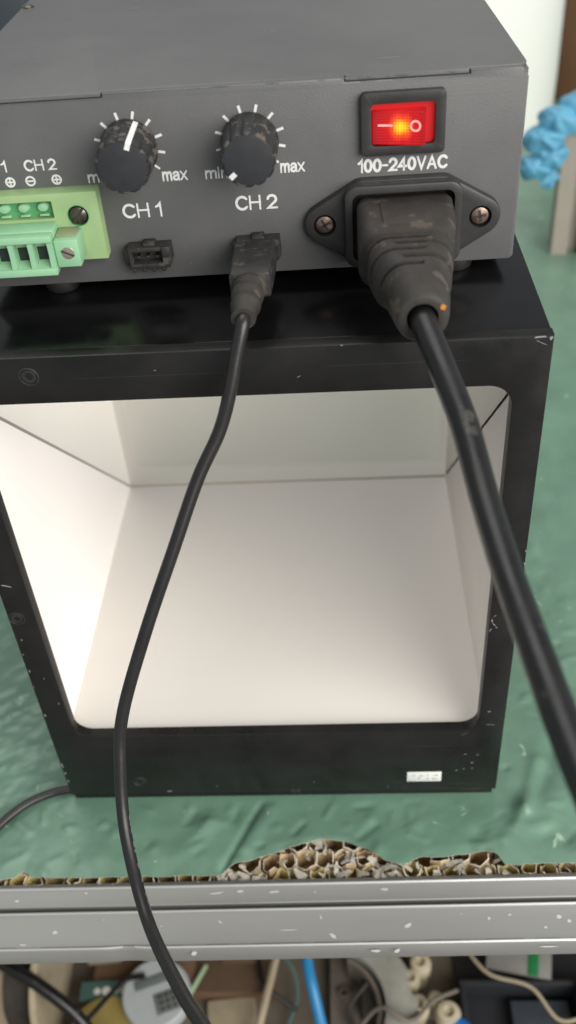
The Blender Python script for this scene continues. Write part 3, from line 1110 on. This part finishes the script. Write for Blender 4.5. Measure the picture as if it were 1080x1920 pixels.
obj('inlet_shroud', bm, 'inlet_plastic', inl, angle=40)
bm = B()
prism(bm, rrect(IU, IV - .2, 13.2, 9.2, 2.0, 5), -0.4, 0.4, 'y')
obj('inlet_floor', bm, 'seam_dark', inl)
for s_, a_ in ((-1, 0.5), (1, 0.2)):
    bm = B()
    lathe(bm, [(2.85, 0.2), (2.85, -1.0), (2.45, -1.4), (2.45, 0.2)], 'y', (IU + 20 * s_, 0, IV), 24)
    obj('screw_seat', bm, 'seam_dark', inl)
    sc_ = cross_screw(con, 'flange_screw', IU + 20 * s_, IV, -1.5, 2.5, 'screw_metal', 'cross', a_, 0.9)

# ---- the green terminal block
TB1 = -106.8
bm = B()
prism(bm, [(-143.4, 8.6), (TB1, 8.6), (TB1, 26.6), (-143.4, 26.6)], -4.6, -0.02, 'y', bev=0.3, which=True, holes=[rrect(-130.7, 22.5, 12.2, 2.25, .3, 2), circ(-112.35, 20.6, 2.8, 24)])
tb = obj('terminal_header', bm, 'lime_plastic', con)
tb['label'] = 'lime green terminal header plate'
bm = B()
prism(bm, rrect(-130.7, 22.5, 12.4, 2.5, .3, 2), -2.6, -0.1, 'y')
obj('recess_floor', bm, 'deep_green', tb)
for k in range(5):
    u = -121.2 - 5.0 * k
    bm = B()
    lathe(bm, [(1.55, -2.4), (1.55, -3.3), (1.2, -3.9), (0.1, -4.1)], 'y', (u, 0, 22.9), 20)
    for q in bm.verts: q.co.z = 22.9 + (q.co.z - 22.9) * 0.8
    obj('coding_stud', bm, 'mint_plastic', tb)
    bm = B(); box(bm, u - 1.3, u + 1.3, -3.6, -2.5, 20.5, 21.1, 0.2)
    obj('coding_rib', bm, 'mint_plastic', tb)
bm = B()
lathe(bm, [(2.79, -0.2), (2.79, -4.55), (2.6, -4.7), (2.55, -1.0)], 'y', (-112.35, 0, 20.6), 28)
obj('screw_collar', bm, 'deep_green', tb)
cross_screw(tb, 'header_screw', -112.35, 20.6, -3.9, 2.5, 'dark_screw', 'slot', 0.9, 1.3)
bm = B()
box(bm, -143.4, -118.2, -10.6, -4.65, 9.2, 19.6, 0.35)
box(bm, -143.4, -118.2, -13.8, -10.65, 17.6, 19.3, 0.25)
box(bm, -143.4, -118.2, -14.0, -10.65, 9.0, 11.0, 0.25)
pl = obj('terminal_plug', bm, 'mint_plastic', con)
pl['label'] = 'mint green screw terminal plug'
for k in range(6):
    u = -118.9 - 5.0 * k
    bm = B()
    prism(bm, [(-13.9, 11.05), (-13.5, 14.5), (-13.7, 17.55), (-10.6, 17.55), (-10.6, 11.05)], u - .65, u + .65, 'x', bev=0.0)
    obj('divider', bm, 'mint_plastic', pl)
    if k < 5:
        bm = B(); box(bm, u - 4.0, u - 1.0, -10.9, -10.62, 12.2, 15.6)
        obj('wire_opening', bm, 'hole_dark', pl)
        bm = B()
        prism(bm, [(-13.6, 11.02), (-10.7, 12.2), (-10.7, 11.02)], u - 4.3, u - .7, 'x')
        obj('wire_ramp', bm, 'mint_plastic', pl)
bm = B(); box(bm, -118.15, -112.0, -12.6, -4.65, 10.4, 17.6, 0.4)
obj('plug_ear', bm, 'mint_plastic', pl)
bm = B(); box(bm, -117.9, -112.6, -10.5, -4.7, 17.62, 17.9, 0.1)
obj('ear_plate', bm, 'olive_grey', pl)  # olive-grey sheet over the top of the ear
cross_screw(pl, 'ear_screw', -114.9, 14.2, -12.6, 1.75, 'nickel', 'slot', -0.45, 0.3)

# ---- small latching sockets
def socket(cu, cv, name):
    bm = B()
    hx, hy = 5.3, 2.9
    prism(bm, [(cu - hx, cv - hy), (cu + hx, cv - hy), (cu + hx + .9, cv - hy + 1.5), (cu + hx + .7, cv + hy), (cu - hx, cv + hy)], -4.4, 0.0, 'y', bev=0.35,
          holes=[[(cu - 4.2, cv - 1.6), (cu + 3.6, cv - 1.6), (cu + 3.6, cv + 1.7), (cu - 4.2, cv + 1.7)]])
    o = obj(name, bm, 'dusty_plastic', con)
    bm = B()
    for k in range(4):
        u = cu - 4.3 + k * 2.6
        box(bm, u - .55, u + .55, -3.8, -0.3, cv - hy - 1.3, cv - hy + .2, 0.2)
    obj('locking_teeth', bm, 'dusty_plastic', o)
    bm = B()
    box(bm, cu - hx - 1.0, cu - hx + .6, -3.6, -0.2, cv - 2.2, cv + 2.3, 0.25)
    box(bm, cu + hx - 1.6, cu + hx + .5, -5.0, -3.9, cv + .3, cv + 3.1, 0.3)
    box(bm, cu - 1.2, cu + 2.0, -3.6, -.2, cv + hy - .2, cv + hy + .8, 0.2)
    obj('latch', bm, 'dusty_plastic', o)
    bm = B(); box(bm, cu - 4.15, cu + 3.55, -1.1, -.05, cv - 1.55, cv + 1.65)
    obj('socket_floor', bm, 'seam_dark', o)
    bm = B()
    for k in range(3):
        box(bm, cu - 3.0 + k * 2.4, cu - 2.4 + k * 2.4, -3.6, -1.0, cv - .3, cv + .3, 0.1)
    obj('contact_pins', bm, 'dark_screw', o)
    return o
s1 = socket(-96.3, 7.9, 'cable_socket'); s1['label'] = 'empty black cable socket below channel one'
s2 = socket(-67.6, 8.0, 'cable_socket'); s2['label'] = 'black cable socket below channel two holding a plug'

# ================================================================== THE MAINS CORD
Rz = Matrix.Rotation(0.02266, 4, 'Z')
Tc = Matrix.Translation(Vector((153.27, 34.93, CZ0)))
def cw(u, d, v): return (Tc @ Rz) @ Vector((u, d, v))

cord = thing('power_cord', 'thick black mains power cord plugged into the controller below the red switch', 'power cord', cw(IU, -5, IV - 8))
C0 = cw(IU, -5, IV - 8)
def ring_rr(cu, cv, d, hx, hy, r, n=6, dz=0):
    return [cw(a, d, b) - C0 for a, b in rrect(cu, cv, hx, hy, min(r, hx - .01, hy - .01), n)]
bm = B()
st_ = [(-3.0, 11.6, 7.4, 1.8, .2, 0), (-5.2, 11.7, 7.5, 1.8, .2, 0), (-5.6, 12.0, 7.9, 2.2, .2, 0), (-12, 12.0, 8.0, 2.6, 0, 0), (-18, 11.8, 7.9, 3.0, -.4, 0), (-22.5, 11.4, 7.7, 3.6, -.6, 0), (-24.6, 10.6, 7.2, 4.2, -.6, 0),
       (-25.8, 10.0, 7.1, 4.6, -.6, .1), (-27.2, 10.1, 7.6, 5.0, -.6, .2), (-30, 9.9, 7.7, 5.4, -.6, .1), (-33, 9.6, 7.5, 5.6, -.6, 0), (-36.5, 9.0, 7.2, 5.8, -.6, -.2), (-38.2, 8.2, 6.8, 6.0, -.4, -.3), (-41, 7.6, 6.5, 6.0, -.2, -.5), (-45.0, 7.0, 6.3, 6.0, 0, -.8),
       (-49.8, 6.2, 6.0, 5.8, .1, -1.2), (-51.4, 5.8, 5.7, 5.5, .1, -1.3), (-52.0, 5.0, 5.0, 4.8, .1, -1.3), (-51.8, 3.5, 3.5, 3.4, .1, -1.3), (-49.5, 3.25, 3.25, 3.2, .1, -1.3)]
SLOTS = [(-29.2, -1), (-31.6, 1), (-34.2, -1), (-36.9, 1), (-39.6, -1)]
def st_at(d):
    for q in range(len(st_) - 1):
        if st_[q][0] >= d >= st_[q + 1][0]:
            tt = (st_[q][0] - d) / (st_[q][0] - st_[q + 1][0])
            return [st_[q][w_] + (st_[q + 1][w_] - st_[q][w_]) * tt for w_ in range(1, 6)]
def plug_ring(d, hx, hy, r, du, dv, cut=0):
    cu, cv = IU + du, IV - .3 + dv
    pts = rrect(cu, cv, hx, hy, min(r, hx - .01, hy - .01), 13)
    out = []
    for a, b in pts:
        if cut:
            an = math.degrees(math.atan2((b - cv) / hy, (a - cu) / hx))
            inside = (78 < an < 172) if cut < 0 else (-2 < an < 97)
            if inside:
                a, b = cu + (a - cu) * (1 - 3.4 / hx), cv + (b - cv) * (1 - 3.4 / hy)
        out.append(cw(a, d, b) - C0)
    return out
stations = [(d, hx, hy, r, du, dv, 0) for d, hx, hy, r, du, dv in st_ if not any(abs(d - q) < .75 for q, _ in SLOTS)]
for q, side in SLOTS:
    for dd, c_ in ((.70, 0), (.6, side), (-.6, side), (-.70, 0)):
        stations.append((q + dd, *st_at(q + dd), c_))
main_ = sorted([t_ for t_ in stations if t_[0] > -51.9 and not (t_[1] < 4)], key=lambda t_: -t_[0])
tail_ = [(d, hx, hy, r, du, dv, 0) for d, hx, hy, r, du, dv in st_[-3:]]
rings = [plug_ring(*t_) for t_ in main_ + tail_]
loft(bm, rings)
plug = obj('plug_body', bm, 'dusty_rubber', cord, angle=50)
plug['label'] = 'dusty moulded plug with ribbed strain relief'
# raised grip panel on top, and the recessed tongue where the plug meets the inlet
bm = B()
rings = []
for d, hw, z in ((-9.0, 6.8, 7.9), (-9.6, 6.6, 8.25), (-20.5, 6.4, 8.1), (-22.4, 6.8, 7.2)):
    rings.append([cw(IU - hw + .3, d, IV - .3 + z) - C0, cw(IU + hw - .9, d, IV - .3 + z) - C0, cw(IU + hw - .9, d, IV - .3 + z - 1) - C0, cw(IU - hw + .3, d, IV - .3 + z - 1) - C0])
loft(bm, rings)
obj('grip_panel', bm, 'dusty_rubber', plug)
bm = B(); fleck(bm, (0, 0, 0), .5, .65, .3, plane='y', t=.3)
obj('copper_speck', bm, 'copper_dot', plug, cw(IU + 4.6, -51.7, IV + .9) - C0)
pts = [cw(IU + .1, -48.5, IV - 1.6), cw(IU + .5, -53.0, IV - 2.5), (128.3, -30.5, 201.2), (131.6, -43.0, 195.6), (133.9, -58.5, 189.4), (136.2, -77.8, 185.8), (138.5, -96.0, 184.2), (141.3, -114.8, 181.9), (144.0, -131.2, 180.8),
       (147, -147, 178), (153, -170, 168), (165, -200, 130), (175, -225, 60), (185, -235, -40), (200, -240, -160), (215, -220, -258), (260, -150, -258)]
bm = B()
tube(bm, [Vector(p) - C0 for p in smooth_path(pts, 10)], lambda t: 3.0 + .05 * noise.noise(Vector((t * 60, 0, 0))), 20)
obj('cord', bm, 'cable_jacket', cord, angle=60)

# ================================================================== THE THIN LIGHT CABLE
SU, SV = -67.6, 8.0
lc = thing('light_cable', 'thin black cable plugged in below channel two and hanging before the opening', 'cable', cw(SU, -5, SV - 4))
C1 = cw(SU, -5, SV - 4)
def rr1(cu, cv, d, hx, hy, r): return [cw(a, d, b) - C1 for a, b in rrect(cu, cv, hx, hy, min(r, hx - .01, hy - .01), 5)]
bm = B()
rings = [rr1(SU - .3, SV - .2, -2.0, 3.9, 2.4, .5), rr1(SU - .3, SV - .2, -4.6, 3.95, 2.5, .5), rr1(SU - .4, SV - .2, -4.8, 5.3, 3.4, .7), rr1(SU - .8, SV - .3, -14, 5.3, 3.4, .8), rr1(SU - 1.3, SV - .5, -22.5, 5.0, 3.3, .8),
         rr1(SU - 1.35, SV - .5, -22.9, 4.2, 3.0, 1.0)]
loft(bm, rings)
hd = obj('plug_head', bm, 'dusty_plastic', lc, angle=50)
bm = B(); box(bm, -2.2, 1.0, -9.5, -4.9, 3.0, 3.5, .2)
for q in bm.verts: q.co = cw(SU - .6 + q.co.x, q.co.y, SV - .2 + q.co.z) - C1
obj('latch_tab', bm, 'black_plastic', hd)
bm = B()
rings = []
for k in range(15):
    t = k / 14
    d = -22.8 - 13.0 * t
    rr = 4.0 - 1.0 * t
    ridge = 0.38 if k % 4 in (1, 2) else 0.0
    rr += ridge if 0 < k < 13 else 0
    rings.append([cw(SU - 1.35 - 1.3 * t + rr * math.cos(2 * PI * j / 24), d, SV - .6 - 2.0 * t * t + rr * .92 * math.sin(2 * PI * j / 24)) - C1 for j in range(24)])
loft(bm, rings)
obj('strain_relief', bm, 'dusty_rubber', lc, angle=25)
pts = [cw(SU - 2.6, -34, SV - 2.5), cw(SU - 2.9, -37.5, SV - 3.4), (81.6, -7.2, 192.6), (79.4, -10.0, 184.4), (76.1, -13.0, 175.4), (69.9, -18, 164.7), (62.6, -26, 148.8), (53.8, -35, 129.2), (45.5, -44, 107.9), (43.2, -50, 95.0), (43.6, -62, 77.7), (51, -82, 69.4), (63.3, -104, 78.7),
       (72.3, -118, 89.6), (81.8, -132, 99.2), (92, -150, 100), (104, -172, 70), (108, -190, 0), (110, -200, -120), (105, -190, -250), (60, -140, -258)]
bm = B()
lp = smooth_path(pts, 12)
tube(bm, [p - C1 for p in lp], 1.72, 16)
obj('cord', bm, 'thin_jacket', lc, angle=60)
# worn raised print along the jacket
bm = B()
for i in range(118, 158):
    if random.random() < 0.75:
        p = lp[i]; t_ = (lp[i + 1] - lp[i - 1]).normalized()
        toc = (Vector((106.6, -206, 308.8)) - p).normalized()
        s_ = t_.cross(toc).normalized()
        if s_.x < 0: s_ = -s_
        n_ = (s_ * 0.93 + toc * 0.36).normalized()
        c_ = p + n_ * 1.70 - C1
        a_ = t_ * random.uniform(.3, .8); b_ = t_.cross(n_) * random.uniform(.15, .35)
        vs = [bm.verts.new(c_ + q + n_ * e) for e in (-.1, .12) for q in (-a_ - b_, a_ - b_, a_ + b_, -a_ + b_)]
        for f in ((0, 1, 2, 3), (4, 5, 6, 7), (0, 1, 5, 4), (1, 2, 6, 5), (2, 3, 7, 6), (3, 0, 4, 7)):
            bm.faces.new([vs[q] for q in f])
o = obj('jacket_print', bm, 'dust_grey', lc); o['kind'] = 'stuff'

# ================================================================== CABLE ON THE BENCH
pts = [(60, 172, 2.2), (10, 176, 2.2), (-14, 150, 2.0), (-22, 110, 2.0)]
pts = [(7, 7.5, 1.75), (-1.5, 4.0, 1.75), (-8, 2.2, 1.75), (-15, -1.2, 1.75), (-21, -6.5, 1.8), (-27, -14.5, 1.8), (-34, -26, 1.6), (-42, -42, 0.6), (-52, -62, -10), (-58, -72, -60), (-58, -70, -150)]
bm = B()
tube(bm, smooth_path(pts, 10), 1.6, 14)
tag(obj('bench_cable', bm, 'thin_jacket', None, angle=60), 'thin black cable running from under the light box off the bench', 'cable')

# ================================================================== BEHIND THE BENCH
bm = B()
lathe(bm, [(98, 0.5), (101, 3), (102, 40), (102, 330), (100, 338), (60, 340), (0.5, 341)], 'z', (0, 0, 0), 64)
tag(obj('white_barrel', bm, 'white_barrel', None, (218, 772, 0), angle=40), 'large smooth white barrel standing at the back of the bench', 'barrel')
bm = B(); box(bm, -30, 30, -14, 14, 0, 380, 2)
tag(obj('wooden_post', bm, 'brown_wood', None, (361, 822, 0)), 'brown wooden post beside the white barrel', 'post')
# upright piece of extrusion with slots
bm = B()
hw = 15.0
o_ = []
for q in range(4):
    a = q * PI / 2
    for (x, y) in [(-hw, -hw), (-4.2, -hw), (-4.2, -hw + 2.2), (-8, -hw + 2.4), (-8, -hw + 5), (-4, -hw + 9), (4, -hw + 9), (8, -hw + 5), (8, -hw + 2.4), (4.2, -hw + 2.2), (4.2, -hw)]:
        o_.append((x * math.cos(a) - y * math.sin(a), x * math.sin(a) + y * math.cos(a)))
prism(bm, o_, 0, 88, 'z')
tag(obj('aluminium_profile', bm, 'post_alu', None, (278, 464, 0), (0, 0, -0.12), angle=30), 'short slotted aluminium profile standing on the green bench', 'profile')
# blue nitrile glove lying over the profile
glove = thing('blue_glove', 'crumpled light blue rubber glove draped over the slotted profile', 'glove', (274, 462, 0))
def lobe(name, c, rx, rz, depth, nrm, seed, nr=12, na=40):
    """a thin puffed fold of rubber: a cupped disc with a rippled rim"""
    n_ = Vector(nrm).normalized()
    t1 = n_.cross(Vector((0, 0, 1))).normalized()
    t2 = t1.cross(n_)
    bm = B()
    rows = []
    for i in range(1, nr + 1):
        r = i / nr
        row = []
        for k in range(na):
            a = 2 * PI * k / na
            rim = 1 + .20 * noise.noise(Vector((math.cos(a) * 1.6 + seed, math.sin(a) * 1.6, 0)))
            cup = depth * (1 - r ** 2.2) + 1.8 * r * math.sin(5 * a + seed) * r + 2.2 * (0.25 - abs(noise.noise(Vector((r * math.cos(a) * 1.8, r * math.sin(a) * 1.8, seed)))))
            p = Vector(c) + t1 * (rx * r * rim * math.cos(a)) + t2 * (rz * r * rim * math.sin(a)) + n_ * cup
            row.append(bm.verts.new(p))
        rows.append(row)
    for a, b in zip(rows[:-1], rows[1:]):
        for k in range(na):
            bm.faces.new((a[k], a[(k + 1) % na], b[(k + 1) % na], b[k]))
    bm.faces.new(rows[0])
    bmesh.ops.recalc_face_normals(bm, faces=bm.faces[:])
    bmesh.ops.solidify(bm, geom=bm.faces[:], thickness=0.7)
    return obj(name, bm, 'nitrile', glove, angle=80)
GO = Vector((274, 462, 0))
for nm, c, rx, rz, dp, nr_, sd in [('cuff', (270, 448, 104), 15, 12, 8, (-.2, -.75, .6), 1.0), ('palm', (255, 445, 97), 14, 11, 9, (-.3, -.7, .6), 4.0), ('finger', (245, 443, 86), 14, 9, 8, (-.4, -.8, .5), 7.5),
                               ('finger', (241, 443, 68), 11, 9, 8, (-.35, -.9, .3), 10.2), ('finger', (251, 441, 76), 11, 10, 6, (-.1, -.9, .3), 13.0), ('finger', (252, 443, 60), 8, 8, 3, (.3, -.9, .1), 17.0), ('palm', (266, 455, 92), 16, 12, 6, (0, -.3, .95), 21.0)]:
    lobe(nm, Vector(c) - GO, rx, rz, dp, nr_, sd)
# dark case behind at the left
bm = B(); box(bm, -30, 16, -20, 60, 0, 230, 3)
bx_ = tag(obj('equipment_case', bm, 'back_case', None, (-90, 440, 0)), 'dark blue grey case standing behind the controller', 'case')

# ================================================================== UNDER THE BENCH
bm = B(); box(bm, -700, 900, -400, 700, SHELF_Z - 12, SHELF_Z)
tag(obj('floor', bm, 'shelf'), kind='structure')

# reel on its side
reel = thing('cable_reel', 'dark cable reel with cream flanges under the bench', 'reel', (-84, 40, SHELF_Z))
for x0, x1, r in ((-8, -2, 36), (15, 18.5, 36)):
    bm = B()
    lathe(bm, [(r - .6, x0), (r, x0 + .6), (r, x1 - .6), (r - .6, x1), (9, x1 + .01)], 'x', (0, 0, 36), 48)
    obj('flange', bm, 'cream', reel)
bm = B()
pr_ = [(26, -2)]
for k in range(9):
    pr_ += [(28, -2 + k * 1.9 + .5), (29, -2 + k * 1.9 + 1.0), (28, -2 + k * 1.9 + 1.5)]
pr_ += [(26, 15)]
lathe(bm, pr_, 'x', (0, 0, 36), 48)
obj('winding', bm, 'charcoal', reel)
bm = B(); lathe(bm, [(24, -34), (24, -8.1), (8, -8)], 'x', (0, 0, 36), 40)
obj('drum', bm, 'cardboard_dark', reel)

cb = thing('cardboard_box', 'brown cardboard carton lying under the bench', 'carton', (4, 72, SHELF_Z))
bm = B(); box(bm, -54, 54, -34, 60, 0, 12, .5); obj('carton_body', bm, 'cardboard', cb)
bm = B(); box(bm, -53, 6, -33, 59, 12.05, 13, .2); obj('flap', bm, 'cardboard', cb)
bm = B(); box(bm, 8, 53.5, -33.5, 59.5, 12.05, 13.3, .2); obj('flap', bm, 'cardboard_dark', cb)
bm = B(); box(bm, 22, 48, -18, -10, 13.3, 16, .3); obj('lid_tab', bm, 'cardboard', cb)
bm = B(); box(bm, -10, 10, -4, 4, 0, 9, 1)
tag(obj('wood_block', bm, 'cream', None, (-44, 58, SHELF_Z + 13), (0, 0, .1)), 'small cream block on the carton next to the reel', 'block')
tp = thing('teal_packet', 'teal packet with white lettering lying on the carton', 'packet', (-38, 38.5, SHELF_Z + 13.1), .06)
bm = B(); box(bm, -17, 17, -5, 5.5, 0, 2.5, .6); obj('packet_body', bm, 'teal_pack', tp)
bm = B()
for k in range(4): lathe(bm, [(2.6 if k % 2 else 2.0, 2.45), (2.4 if k % 2 else 1.8, 2.7), (.8, 2.7)], 'z', (-7 + k * 5.2, -.5, 0), 14)
obj('packet_print', bm, 'paper_label', tp)
bm = B()
lathe(bm, [(20, 0), (21.5, 3), (21.5, 15), (20, 17), (1, 17.2)], 'z', (0, 0, 0), 40)
tag(obj('yellow_pot', bm, 'yellow_pack', None, (-36, 14, SHELF_Z)), 'yellow tub below the teal packet', 'tub')
wd = thing('white_spool', 'round white spool with grey printed label under the bench', 'spool', (-9, 33.5, SHELF_Z + 13.4), .35)
bm = B(); lathe(bm, [(18.6, 0), (19.4, .8), (19.4, 9), (18.6, 10), (.5, 10)], 'z', (0, 0, 0), 48); obj('spool_body', bm, 'white_disc', wd)
bm = B(); box(bm, -2, 15, -13, -1, 9.9, 10.3, .1); lb_ = obj('spool_label', bm, 'print_grey', wd)
bm = B()
for k in range(3):
    for q in range(4): box(bm, .5 + q * 3.6, 2.8 + q * 3.6, -11.4 + k * 3.6, -9.4 + k * 3.6, 10.28, 10.4)
obj('label_print', bm, 'charcoal', lb_)
bm = B(); box(bm, -11, 13, 4, 10, 9.9, 10.25, .1); obj('spool_band', bm, 'print_grey', wd)
bm = B(); box(bm, -1.2, 1.2, -14, 14, 0, 1.2, .3)
tag(obj('green_strip', bm, 'pale_green', None, (11, 40, SHELF_Z + 14.5), (0, 0, -.45)), 'narrow pale green strip beside the white spool', 'strip')
bm = B(); tube(bm, smooth_path([(-62, 0, SHELF_Z + 22), (-44, 18, SHELF_Z + 27), (-33, 33, SHELF_Z + 26), (-26, 40, SHELF_Z + 25), (-16, 42, SHELF_Z + 25)], 8), 1.5, 10)
tag(obj('black_wire', bm, 'cable_jacket', None), 'thin black wire crossing the teal packet', 'wire')
bm = B(); tube(bm, smooth_path([(-140, 48, SHELF_Z + 84), (-106, 36, SHELF_Z + 80), (-84, 27, SHELF_Z + 74), (-62, 18, SHELF_Z + 66), (-40, 6, SHELF_Z + 50), (-20, -14, SHELF_Z + 20)], 8), 3.4, 12)
tag(obj('black_hose', bm, 'cable_jacket', None), 'black hose lying over the reel under the bench', 'hose')
bm = B(); tube(bm, [Vector(p) for p in ((62, 70, SHELF_Z + 24), (56, 44, SHELF_Z + 20), (48, 10, SHELF_Z + 16), (44, -8, SHELF_Z + 3))], 2.3, 12)
tag(obj('cream_rod', bm, 'cream', None), 'thin cream rod leaning beside the carton', 'rod')
bm = B(); tube(bm, smooth_path([(84, 80, SHELF_Z + 60), (81, 62, SHELF_Z + 60), (78, 48, SHELF_Z + 58), (78.5, 34, SHELF_Z + 56), (82, 20, SHELF_Z + 50), (88, 0, SHELF_Z + 30), (95, -30, SHELF_Z + 6)], 8), 3.1, 16)
tag(obj('blue_tube', bm, 'blue_tube', None, angle=60), 'bright blue plastic air tube under the bench', 'tube')
bm = B(); box(bm, -12, 12, -30, 30, 0, 10, 1.5)
tag(obj('grey_tray', bm, 'mid_grey', None, (101, 48, SHELF_Z)), 'flat grey tray right of the blue tube', 'tray')
bm = B(); box(bm, -14, 14, -22, 22, 0, 6, 1)
tag(obj('beige_pad', bm, 'cream', None, (34, 16, SHELF_Z), (0, 0, .1)), 'beige pad lying in front of the carton', 'pad')
# curved bracket
br = thing('metal_bracket', 'curved light grey toothed bracket under the bench', 'bracket', (121, 40, SHELF_Z))
bm = B()
inn, ou = [], []
for k in range(18):
    a = math.radians(-25 + 95 * k / 17)
    ou.append((-30 + 44 * math.cos(a) + (2.6 if (k // 3) % 2 else 0), -18 + 44 * math.sin(a)))
    inn.append((-30 + 29 * math.cos(a), -18 + 31 * math.sin(a)))
prism(bm, ou + inn[::-1], 34, 22, 'z', bev=.8)
obj('bracket_plate', bm, 'bracket_grey', br)
bm = B()
prism(bm, [(x - 1.5, y - 1.5) for x, y in [(-30 + 29 * math.cos(math.radians(-25 + 95 * k / 17)), -18 + 31 * math.sin(math.radians(-25 + 95 * k / 17))) for k in range(18)]] + [(-30 + 25 * math.cos(math.radians(-25 + 95 * k / 17)), -18 + 27 * math.sin(math.radians(-25 + 95 * k / 17))) for k in range(17, -1, -1)], 30, 0, 'z')
obj('bracket_rib', bm, 'mid_grey', br)
bm = B(); box(bm, -14, 8, -18, 12, 0, 21.5, 1); obj('bracket_base', bm, 'charcoal', br)
ft_ = thing('fitting_chain', 'row of cream plastic pipe fittings beside the curved bracket', 'fittings', (145, 40, SHELF_Z))
for (x, y, z, r) in [(-7, 20, 24, 6.0), (-4, 10, 24, 6.4), (-10, 2, 22, 5.6), (-15, -3, 22, 5.0), (-7, -14, 26, 6.4), (3, -9, 22, 4.6), (9, -18, 26, 7.0), (-26, -19, 20, 4.0)]:
    bm = B()
    lathe(bm, [(r * .7, 0), (r * .8, z * .5), (r, z * .62), (r, z * .9), (r * .82, z), (r * .45, z + .6), (r * .4, z - 2)], 'z', (x, y, 0), 20)
    obj('fitting', bm, 'cream_light', ft_)
bm = B(); tube(bm, [Vector((157, 18, SHELF_Z + 20)), Vector((163, 14, SHELF_Z + 20)), Vector((170, 8, SHELF_Z + 16))], lambda t: 5.4 - 1.5 * t, 16)
tag(obj('blue_coupling', bm, 'blue_fitting', None), 'small blue push-fit coupling at the end of the cream fittings', 'coupling')
tr = thing('dark_crate', 'dark plastic crate on the right under the bench', 'crate', (196, 30, SHELF_Z))
bm = B(); box(bm, -34, 60, -40, 50, 0, 3, .5); obj('crate_base', bm, 'dark_bin', tr)
bm = B(); box(bm, -34, 60, 8, 11, 3, 22, .6); obj('crate_wall', bm, 'dark_bin', tr)
bm = B(); box(bm, -34, -31, -40, 8, 3, 22, .6); obj('crate_wall', bm, 'dark_bin', tr)
bm = B(); box(bm, 30, 60, -40, 8, 3, 26, .6); obj('crate_wall', bm, 'dark_bin', tr)
bm = B(); box(bm, -6, 26, -34, 4, 3, 12, 1); obj('crate_lid', bm, 'slate', tr)
cdg = thing('grey_card', 'grey card with a green stripe behind the dark crate', 'card', (197, 52, SHELF_Z + 20), -.2)
bm = B(); box(bm, -18, 18, -8, 22, 0, 2, .3); obj('card_sheet', bm, 'card_grey', cdg)
bm = B(); box(bm, 5, 11, -7.9, 21.9, 1.98, 2.3, .1); obj('card_stripe', bm, 'green_stripe', cdg)

# loose wires and small hardware
WIRES = [('charcoal', 'tangled dark grey wire lying over the grey tray', [(92, 70, 14), (104, 52, 16), (112, 40, 26), (100, 26, 18), (110, 8, 10)], 1.3),
         ('mid_grey', 'grey wire curling in front of the curved bracket', [(98, 10, 12), (116, 18, 40), (132, 12, 38), (146, 26, 30), (160, 34, 24)], 1.2),
         ('cream', 'cream wire looping across the dark crate', [(165, 60, 26), (178, 42, 27), (200, 34, 28), (214, 18, 24), (236, 22, 30)], 1.1),
         ('cable_jacket', 'black wire trailing across the carton flaps', [(16, 70, 16), (28, 56, 18), (46, 58, 17), (52, 40, 18), (70, 30, 8)], 1.2),
         ('teal_pack', 'teal wire lying beside the cream rod', [(50, 66, 16), (66, 54, 12), (70, 38, 6), (64, 18, 4), (72, 0, 3)], 1.0)]
for m_, lab, pts, r_ in WIRES:
    bm = B()
    tube(bm, smooth_path([(x, y, SHELF_Z + z) for x, y, z in pts], 8), r_, 10)
    tag(obj('loose_wire', bm, m_, None, angle=60), lab, 'wire', 'loose wires under the bench')
for (x, y, z, r_, m_, lab) in [(106, 62, 10, 4.2, 'nickel', 'steel nut on the grey tray, the farther one'), (97, 38, 10, 3.6, 'nickel', 'steel nut on the grey tray, the nearer one')]:
    bm = B()
    prism(bm, circ(0, 0, r_, 6), 3.2, 0, 'z', bev=.4, holes=[circ(0, 0, r_ * .5, 16)], which=True)
    tag(obj('hex_nut', bm, m_, None, (x, y, SHELF_Z + z)), lab, 'nut', 'nuts on the grey tray')
# chipped corner of the diffuser and scuffs inside the box
bm = B()
for (x, y, sx, sy, a) in [(40, 120, .5, .18, .4), (96, 70, 2.4, .12, .8), (60, 40, 1.8, .1, -.4), (120, 30, 1.2, .1, .2)]:
    fleck(bm, (x, y, FZ + .02), sx, sy, a, plane='z', t=.03)
o = obj('scuff_marks', bm, 'paper_label', lb); o['kind'] = 'stuff'
